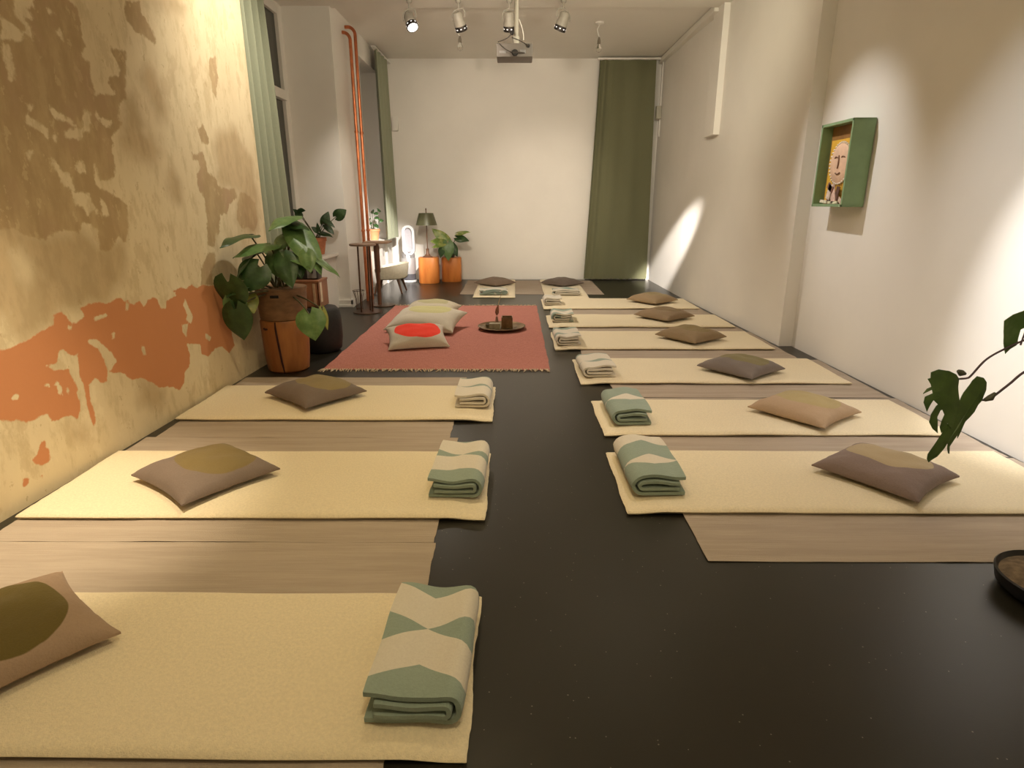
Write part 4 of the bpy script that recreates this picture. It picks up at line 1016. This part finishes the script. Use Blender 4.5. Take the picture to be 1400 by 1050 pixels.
# ---------------------------------------------------------------- ceiling fixtures
def spotlight(x, y, aim, s, lit, label):
    """track spot: canopy, U yoke, tapered can, dark ring, lens"""
    r = thing('ceiling_spotlight', label, 'spotlight', (x, y, 3.66), 'ceiling spotlights')
    bm = B(); lathe(bm, [(0, 0), (.035, 0), (.03, -.03), (.012, -.045), (.012, -.10), (0, -.10)], (x, y, 3.66), 20); obj('canopy', bm, M['metal_grey'], r)
    d = Vector(aim).normalized(); X, Y, Z = frame_of(d)
    hinge = Vector((x, y, 3.455)); R = .068
    sd = Vector((1, 0, 0)) if abs(d.x) < .9 else Vector((0, 1, 0))
    sd = (sd - d * sd.dot(d)).normalized()
    top = Vector((x, y, 3.565))
    for k in (-1, 1):
        pass
    bm = B(); pts = [hinge + sd * .078] + [hinge.lerp(top, .55) + sd * .078] + [top + sd * .055 - Vector((0, 0, .012)), top, top - sd * .055 - Vector((0, 0, .012))] + [hinge.lerp(top, .55) - sd * .078, hinge - sd * .078]
    tube(bm, pts, .0085, 8); obj('yoke', bm, M['metal_grey'], r)
    c = hinge - d * .055
    bm = B(); lathe(bm, [(0, -.025), (.045, -.02), (.058, .0), (.060, .07), (.066, .085), (.070, .12), (.066, .125), (0, .125)], c, 28, axis=d); obj('lamp_body', bm, M['metal_grey'], r)
    bm = B(); lathe(bm, [(0, .126), (.069, .126), (.071, .13), (.071, .178), (.066, .182), (.060, .176), (0, .176)], c, 28, axis=d); rg = obj('ring', bm, M['dark_metal'], r)
    bm = B()
    for i in range(9):
        a = 2 * PI * i / 9; q = c + d * .150 + (X * math.cos(a) + Y * math.sin(a)) * .0705
        rot = Matrix((Y * math.cos(a) - X * math.sin(a), d, X * math.cos(a) + Y * math.sin(a))).transposed()
        box(bm, q - Vector((.008, .005, .0015)), q + Vector((.008, .005, .0015)), 0, rot=rot)
    obj('ring_slots', bm, M['slot_lit'], rg)
    bm = B(); lathe(bm, [(0, .186), (.03, .185), (.058, .178), (.058, .1765), (0, .1765)], c, 28, axis=d); obj('lens', bm, M['lens_lit'] if lit else M['lens'], r)
    return c + d * .20
A1 = spotlight(-1.245, 8.1, (.32, -.45, -.78), 1, True, 'lit ceiling spotlight with a glowing lens, closest to the copper pipes')
A2 = spotlight(-.668, 8.1, (.25, .45, -.85), 1, False, 'ceiling spotlight between the glowing one and the projector pole')
A3 = spotlight(-.070, 8.1, (.02, .42, -.9), 1, False, 'ceiling spotlight right behind the projector pole')
A4 = spotlight(.568, 8.1, (-.32, .30, -.85), 1, False, 'ceiling spotlight closest to the olive green curtain, tilted towards the projector')
pj = thing('projector', 'grey video projector hanging from a white ceiling pole', 'projector', (0, 6.45, 2.70))
bm = B(); box(bm, (-.175, 6.38, 2.705), (.166, 6.66, 2.822), .012); pb = obj('projector_body', bm, plain('projector_case', (.15, .13, .115, 1), .5, .04), pj)
bm = B(); box(bm, (-.150, 6.376, 2.735), (-.085, 6.381, 2.757), .001); box(bm, (.045, 6.376, 2.735), (.10, 6.381, 2.765), .001); obj('port_panel', bm, M['grey_plastic'], pb)
bm = B(); lathe(bm, [(0, 0), (.028, 0), (.03, .02), (.022, .03), (0, .03)], (-.002, 6.38, 2.736), 20, axis=(0, -1, 0)); obj('power_plug', bm, M['black'], pb)
bm = B(); lathe(bm, [(0, 0), (.016, 0), (.014, .012), (0, .012)], (.124, 6.38, 2.797), 16, axis=(0, -1, 0)); obj('cable_plug', bm, M['black'], pb)
bm = B(); tube(bm, [(.012, 6.5, 2.85), (.012, 6.5, 3.67)], .021, 20); tube(bm, [(.012, 6.5, 2.815), (.012, 6.5, 2.9)], .03, 20); obj('pole', bm, plain('pole_paint', (.40, .37, .31, 1), .5, .03), pj)
bm = B(); box(bm, (-.05, 6.46, 2.82), (.06, 6.56, 2.836), .004); tube(bm, [(.0, 6.5, 2.83), (-.02, 6.47, 2.90)], .014, 10); obj('bracket', bm, M['metal_grey'], pj)
bm = B(); lathe(bm, [(0, 0), (.02, 0), (.02, .02), (0, .02)], (-.03, 6.47, 2.925), 16, axis=(0, -1, 0)); obj('bracket_knob', bm, M['black'], pj)
bm = B()
tube(bm, bez((-.03, 6.44, 2.92), (-.06, 6.40, 2.86), (-.16, 6.37, 2.83)) , .0045, 6)
tube(bm, bez((-.03, 6.44, 2.88), (.05, 6.40, 2.85), (.124, 6.365, 2.797)), .0045, 6)
tube(bm, bez((-.16, 6.37, 2.83), (-.10, 6.36, 2.75), (-.01, 6.35, 2.735)), .0045, 6)
tube(bm, bez((-.01, 6.35, 2.735), (.05, 6.345, 2.74), (.09, 6.37, 2.735)), .0045, 6)
obj('cables', bm, M['cord'], pj)
bm = B(); tube(bm, bez((.035, 6.5, 3.05), (.085, 6.5, 2.95), (.08, 6.5, 2.87)), .004, 6); obj('hanging_cable', bm, M['trim'], pj)
def bulb(x, y, zc, zb, label):
    r = thing('pendant_bulb', label, 'pendant lamp', (x, y, zb), 'bare pendant bulbs')
    bm = B(); lathe(bm, [(0, 0), (.06, 0), (.055, -.02), (.02, -.035), (0, -.036)], (x, y, zc), 24); obj('ceiling_rose', bm, M['trim'], r)
    bm = B(); tube(bm, [(x, y, zc - .03), (x - .03, y, zc - .09), (x - .015, y, zc - .14), (x, y, zb + .16)], .006, 8); obj('cord', bm, M['trim'], r)
    bm = B(); lathe(bm, [(0, .165), (.010, .16), (.022, .12), (.024, .075), (0, .075)], (x, y, zb), 18); obj('socket', bm, plain('grey_bakelite', (.20, .17, .13, 1), .5, .1), r)
    bm = B(); lathe(bm, [(.016, .08), (.022, .06), (.036, .035), (.040, .015), (.034, -.008), (.016, -.022), (0, -.026)], (x, y, zb + .0), 24); obj('glass_bulb', bm, M['glass'], r)
bulb(-.755, 9.3, ZF, 3.40, 'bare pendant bulb below the second ceiling spotlight, on the copper pipe side')
bulb(1.14, 9.25, ZF, 3.37, 'bare pendant bulb above the edge of the olive green curtain')

# ---------------------------------------------------------------- green shadow box on the white wall
y0, y1, z0, z1 = 5.10, 5.615, 1.355, 2.02
xf, xb = 2.625, 2.80
xp = 2.735
ab = thing('shadow_box', 'green open shadow box with a round pale face on yellow, hung on the white wall', 'artwork', (2.71, 5.36, 1.355))
bm = B()
box(bm, (xf, y0, z0), (xb, y0 + .022, z1), .002); box(bm, (xf, y1 - .022, z0), (xb, y1, z1), .002); box(bm, (xf, y0, z0), (xb, y1, z0 + .022), .002); box(bm, (xf, y0, z1 - .022), (xb, y1, z1), .002)
obj('frame', bm, plain('sage_green_lacquer', (.21, .32, .17, 1), .45, .05, 10), ab, False)
bm = B(); box(bm, (xp - .02, y0 + .02, z0 + .02), (xp - .004, y1 - .02, z1 - .02)); bp = obj('back_panel', bm, plain('brown_panel', (.27, .13, .035, 1), .6, .2), ab, False)
bm = B(); box(bm, (xp - .034, y0 + .03, z0 + .03), (xp - .021, y1 - .06, z1 - .13), .002); obj('yellow_card', bm, plain('golden_card', (.72, .42, .05, 1), .5, .12, 6), ab, False)
fy, fz = 5.345, 1.70
bm = B(); lathe(bm, [(0, 0), (.148, 0), (.165, .006), (.156, .014), (.08, .020), (0, .022)], (xp - .035, fy, fz), 40, axis=(-1, 0, 0)); fd = obj('face_disc', bm, plain('pale_peach_card', (.72, .48, .33, 1), .6, .08, 12), ab)
for i in range(34):
    a = 2 * PI * i / 34
    bm = B(); bmesh.ops.create_uvsphere(bm, u_segments=8, v_segments=6, radius=.0095)
    bmesh.ops.translate(bm, verts=bm.verts, vec=(xp - .047, fy + .163 * math.cos(a), fz + .163 * math.sin(a))); obj('bead', bm, plain('bead_white', (.80, .70, .58, 1), .35, .05) if i == 0 else bpy.data.materials['bead_white'], fd)
bm = B()
for s in (-1, 1):
    tube(bm, [(xp - .061 + .02 * (abs(q) ** 2) , fy + s * .055 + .042 * q, fz + .03 + .022 * (1 - q * q)) for q in [-1 + i / 4 for i in range(9)]], .0045, 6)
tube(bm, bez((xp - .061, fy + .01, fz + .06), (xp - .066, fy - .015, fz), (xp - .061, fy + .012, fz - .04)), .0045, 6)
tube(bm, bez((xp - .059, fy - .035, fz - .075), (xp - .061, fy, fz - .095), (xp - .059, fy + .035, fz - .075)), .005, 6)
obj('drawn_features', bm, plain('brown_ink', (.20, .10, .06, 1), .7, .1), fd)
pieces = [(.05, .0, .10, .035, .5, (.70, .52, .42, 1)), (.12, .02, .05, .11, .2, (.12, .06, .045, 1)), (.16, .0, .07, .14, -.35, (.62, .42, .35, 1)), (.21, .03, .06, .12, .3, (.66, .55, .48, 1)), (.27, .0, .06, .10, -.2, (.16, .08, .06, 1)), (.30, .0, .12, .025, .05, (.74, .66, .52, 1)), (.10, -.005, .16, .02, .0, (.70, .64, .44, 1)), (.19, .10, .09, .05, .5, (.25, .12, .09, 1)), (.24, .10, .08, .04, -.5, (.72, .55, .46, 1))]
for i, (dy, dz, w, h, a, c_) in enumerate(pieces):
    bm = B(); R = Matrix.Rotation(a, 3, 'X'); cx = xp - .05 - .010 * (i % 4)
    box(bm, (cx - .004, y0 + .05 + dy, z0 + .03 + dz), (cx + .004, y0 + .05 + dy + w, z0 + .03 + dz + h), .001, rot=R); obj('collage_piece', bm, plain('collage_paper_' + str(i), c_, .7, .25, 30), ab, False)

# ---------------------------------------------------------------- monstera at the edge of the frame
mx, my = 2.0, 1.925
mp_ = thing('potted_monstera', 'monstera with split leaves reaching in from the photo edge, in a low black pot', 'plant', (mx, my, 0))
bm = B(); lathe(bm, [(0, 0), (.155, 0), (.19, .03), (.20, .075), (.194, .08), (.184, .06), (.16, .045), (0, .045)], (mx, my, 0), 48); obj('pot', bm, M['black'], mp_)
bm = B(); lathe(bm, [(0, .085), (.08, .08), (.145, .072), (.182, .060), (.182, .050), (0, .048)], (mx, my, 0), 40, wob=.03); obj('bark_mulch', bm, plain('brown_bark_mulch', (.17, .12, .07, 1), .9, .4, 30, bump=.8), mp_)
bm = B(); tube(bm, bez((mx, my, .07), (mx + .22, my + .02, .45), (mx + .18, my + .06, .95)), [.02] * 5 + [.016] * 6, 10); obj('stem', bm, M['stem'], mp_)
YM = 2.08
def polyleaf(px, parent, name, m_, rib, dep, curl):
    """split leaf from its outline; bends along the midrib so it has depth"""
    P3 = [at(x, y, YM) for x, y in px]
    a, b = at(*rib[0], YM), at(*rib[1], YM); ax = (b - a).normalized(); L = (b - a).length
    bm = B(); vs = [bm.verts.new(p) for p in P3]; f = bm.faces.new(vs)
    bmesh.ops.triangulate(bm, faces=[f])
    for _ in range(2): bmesh.ops.subdivide_edges(bm, edges=[e for e in bm.edges if e.calc_length() > .012], cuts=1, use_grid_fill=False)
    bmesh.ops.triangulate(bm, faces=bm.faces)
    for v in bm.verts:
        t_ = (v.co - a).dot(ax) / L; off = (v.co - a) - ax * (v.co - a).dot(ax)
        s_ = off.length
        v.co.y += dep * t_ + curl * s_ * s_ * 8 + .012 * N3(v.co.x * 14, v.co.z * 14, 3)
    fr = list(bm.faces); vf = list(bm.verts); bd = [e for e in bm.edges if len(e.link_faces) == 1]
    cp = {v: bm.verts.new(v.co + Vector((0, .0022, .0006))) for v in vf}
    for f_ in fr: bm.faces.new([cp[v] for v in reversed(f_.verts)])
    for e in bd:
        a_, b_ = e.verts; bm.faces.new((a_, b_, cp[b_], cp[a_]))
    return obj(name, bm, m_, parent)
def z7(pts): return [(1200 + x / 4.375, 400 + y / 4.375) for x, y in pts]
polyleaf(z7([(490, 518), (470, 490), (430, 470), (380, 466), (335, 485), (322, 515), (305, 520), (312, 545), (330, 550), (285, 572), (258, 600), (310, 572), (375, 552), (370, 566), (310, 590), (262, 615), (245, 645), (248, 690), (262, 660), (300, 628), (345, 606), (372, 604), (366, 622), (310, 660), (268, 705), (250, 745), (262, 780), (285, 802), (283, 770), (300, 715), (345, 665), (400, 645), (405, 655), (360, 690), (320, 735), (303, 770), (305, 800), (340, 775), (372, 712), (385, 720), (360, 765), (380, 780), (440, 700), (470, 640), (478, 560)]), mp_, 'leaf', M['monstera'], ((490, 518) and z7([(490, 518)])[0], z7([(320, 760)])[0]), -.06, .25)
polyleaf(z7([(625, 645), (665, 590), (674, 545), (660, 520), (625, 512), (590, 535), (520, 600), (430, 690), (360, 770), (310, 830), (250, 875), (205, 910), (195, 935), (203, 952), (215, 940), (262, 925), (320, 880), (345, 855), (338, 890), (342, 915), (352, 922), (358, 880), (385, 838), (395, 830), (390, 845), (415, 815), (412, 838), (428, 815), (440, 785), (470, 765), (520, 735), (560, 705), (590, 668)]), mp_, 'leaf', M['monstera'], (z7([(625, 640)])[0], z7([(205, 935)])[0]), -.10, .3)
polyleaf([(1400, 426), (1388, 431), (1378, 440), (1378, 455), (1381, 473), (1384, 487), (1390, 480), (1398, 474), (1401, 452), (1420, 440), (1425, 425), (1412, 420)], mp_, 'leaf', M['leaf_light'], ((1412, 420), (1384, 487)), .03, .2)
def smooth(pts, n=6):
    P_ = [Vector(p) for p in pts]; P_ = [P_[0] * 2 - P_[1]] + P_ + [P_[-1] * 2 - P_[-2]]; out = []
    for i in range(1, len(P_) - 2):
        a, b, c, d = P_[i - 1:i + 3]
        for k in range(n):
            t_ = k / n
            out.append(.5 * ((2 * b) + (c - a) * t_ + (2 * a - 5 * b + 4 * c - d) * t_ ** 2 + (3 * b - a - 3 * c + d) * t_ ** 3))
    return out + [P_[-2]]
def stem3(px, r, nm, m_):
    bm = B(); tube(bm, [at(x, y, YM + q) for x, y, q in px], r, 8); return obj(nm, bm, m_, mp_)
j = Vector((mx + .18, my + .06, .95))
bm = B(); tube(bm, smooth([at(1312, 518, YM), at(1322, 517, YM), at(1328, 513, YM), at(1349, 491, YM + .01), at(1378, 475, YM + .02), at(1410, 462, YM + .02), at(1450, 455, YM + .02), tuple(j)]), .0036, 8); obj('petiole', bm, M['petiole'], mp_)
bm = B(); tube(bm, smooth([at(1343, 547, YM), at(1352, 546, YM), at(1362, 539, YM), at(1380, 525, YM), at(1405, 506, YM + .01), at(1450, 490, YM + .02), (mx + .19, my + .05, .80)]), .0042, 8); obj('petiole', bm, M['petiole'], mp_)
bm = B(); tube(bm, [at(1395, 472, YM - .01), at(1412, 425, YM), tuple(j)], [.003, .004, .006], 8); obj('petiole', bm, M['petiole'], mp_)
for px_ in ([(1310, 507), (1314, 510), (1320, 511)], [(1346, 547), (1354, 544), (1361, 537)]):
    bm = B(); tube(bm, [at(x, y, YM - .005) for x, y in px_], [.006, .012, .005], 10); obj('leaf_sheath', bm, plain('grey_green_sheath', (.09, .09, .06, 1), .6, .2) , mp_)

# ---------------------------------------------------------------- light: ceiling spots aimed about the room, with added fill lights among them
WARM, NEUT, AMB = (1, .86, .68), (1, .93, .86), (1, .80, .55)
def spot(name, loc, tgt, e, ang, blend=.6, col=WARM, rad=.04):
    l = bpy.data.lights.new(name, 'SPOT'); l.energy = e; l.spot_size = math.radians(ang); l.spot_blend = blend; l.color = col; l.shadow_soft_size = rad
    o = bpy.data.objects.new(name, l); COL.objects.link(o); o.location = loc
    o.rotation_euler = (Vector(tgt) - Vector(loc)).to_track_quat('-Z', 'Y').to_euler(); return o
def lamp(name, loc, e, col, rad=.2):
    l = bpy.data.lights.new(name, 'POINT'); l.energy = e; l.color = col; l.shadow_soft_size = rad
    o = bpy.data.objects.new(name, l); COL.objects.link(o); o.location = loc
spot('fill_back_flood', (1.4, 5.0, 2.9), (0.2, 11.4, 3.2), 190, 125, 0.9, (1, 0.92, 0.7), 0.25)  # added wide fill without a fixture, lifts the back wall and ceiling
spot('fill_back_wash', (-1.1, 5.0, 3.05), (0.1, 11.4, 1.8), 400, 62, 1, (1, 0.86, 0.69), 0.2)  # added rear fill, narrower, to brighten the back wall
spot('spot_back_wall', (0.45, 5.2, 3.5), (0.5, 11.4, 1.25), 450, 30, 1.0, (1, 0.86, 0.69), 0.04)
spot('fill_far_wall', (0.2, 6.0, 3.4), (2.5, 9.3, 0.9), 85, 75, 1.0, (1, 0.88, 0.72), 0.06)  # fill added to lift the far end of the white wall
spot('spot_shadow_box', (0.85, 5.5, 3.5), (2.75, 5.33, 1.62), 190, 40, 1.0, (1, 0.97, 0.94), 0.04)
spot('spot_white_wall', (1.2, 3.2, 3.5), (2.85, 3.35, 0.8), 130, 60, 1.0, (0.9, 0.95, 1), 0.04)
spot('spot_wall_pool', (1.3, 2.9, 3.4), (2.85, 3.2, 0.88), 640, 28, 1.0, (1, 0.98, 0.96), 0.04)
spot('spot_corner', (1.6, 5.0, 3.5), (2.47, 10.1, 0.45), 8000, 9.5, 0.8, (1, 0.93, 0.85), 0.04)
spot('spot_sill', (-0.3, 6.2, 3.5), (-2.15, 10.6, 0.5), 3400, 19, 1, (1, 0.93, 0.85), 0.04)
spot('spot_plaster_high', (-1.0, 5.0, 3.5), (-2.25, 5.3, 2.3), 210, 88, 1, (1, 0.91, 0.76), 0.06)
spot('spot_plaster_low', (-1.45, 1.9, 3.3), (-2.2, 2.45, 0.15), 490, 40, 1, (1, 0.84, 0.6), 0.06)
spot('spot_mats_left', (-0.4, 3.2, 3.55), (-1.0, 3.4, 0), 160, 85, 1, (1, 0.81, 0.47), 0.06)
spot('spot_mats_right', (0.9, 3.6, 3.55), (1.5, 4.2, 0), 140, 85, 1, (1, 0.88, 0.8), 0.06)
spot('spot_rug', (-1.118, 7.92, 3.26), (-0.1, 7.3, 0), 300, 105, 0.9, (1, 0.89, 0.75), 0.05)
lamp('fill_point_near', (0.2, 0.4, 3.1), 72, (1, 0.85, 0.55), 0.25)  # soft fill point added for general brightness, no lamp hangs here
spot('fill_pier', (-0.6, 6.0, 3.5), (-2.25, 9.0, 1.2), 230, 30, 1, (1, 0.9, 0.78), 0.05)  # extra fill added to brighten the white pier

w = bpy.data.worlds.new('night'); scene.world = w; w.use_nodes = True
w.node_tree.nodes['Background'].inputs[0].default_value = (.02, .025, .04, 1); w.node_tree.nodes['Background'].inputs[1].default_value = .3
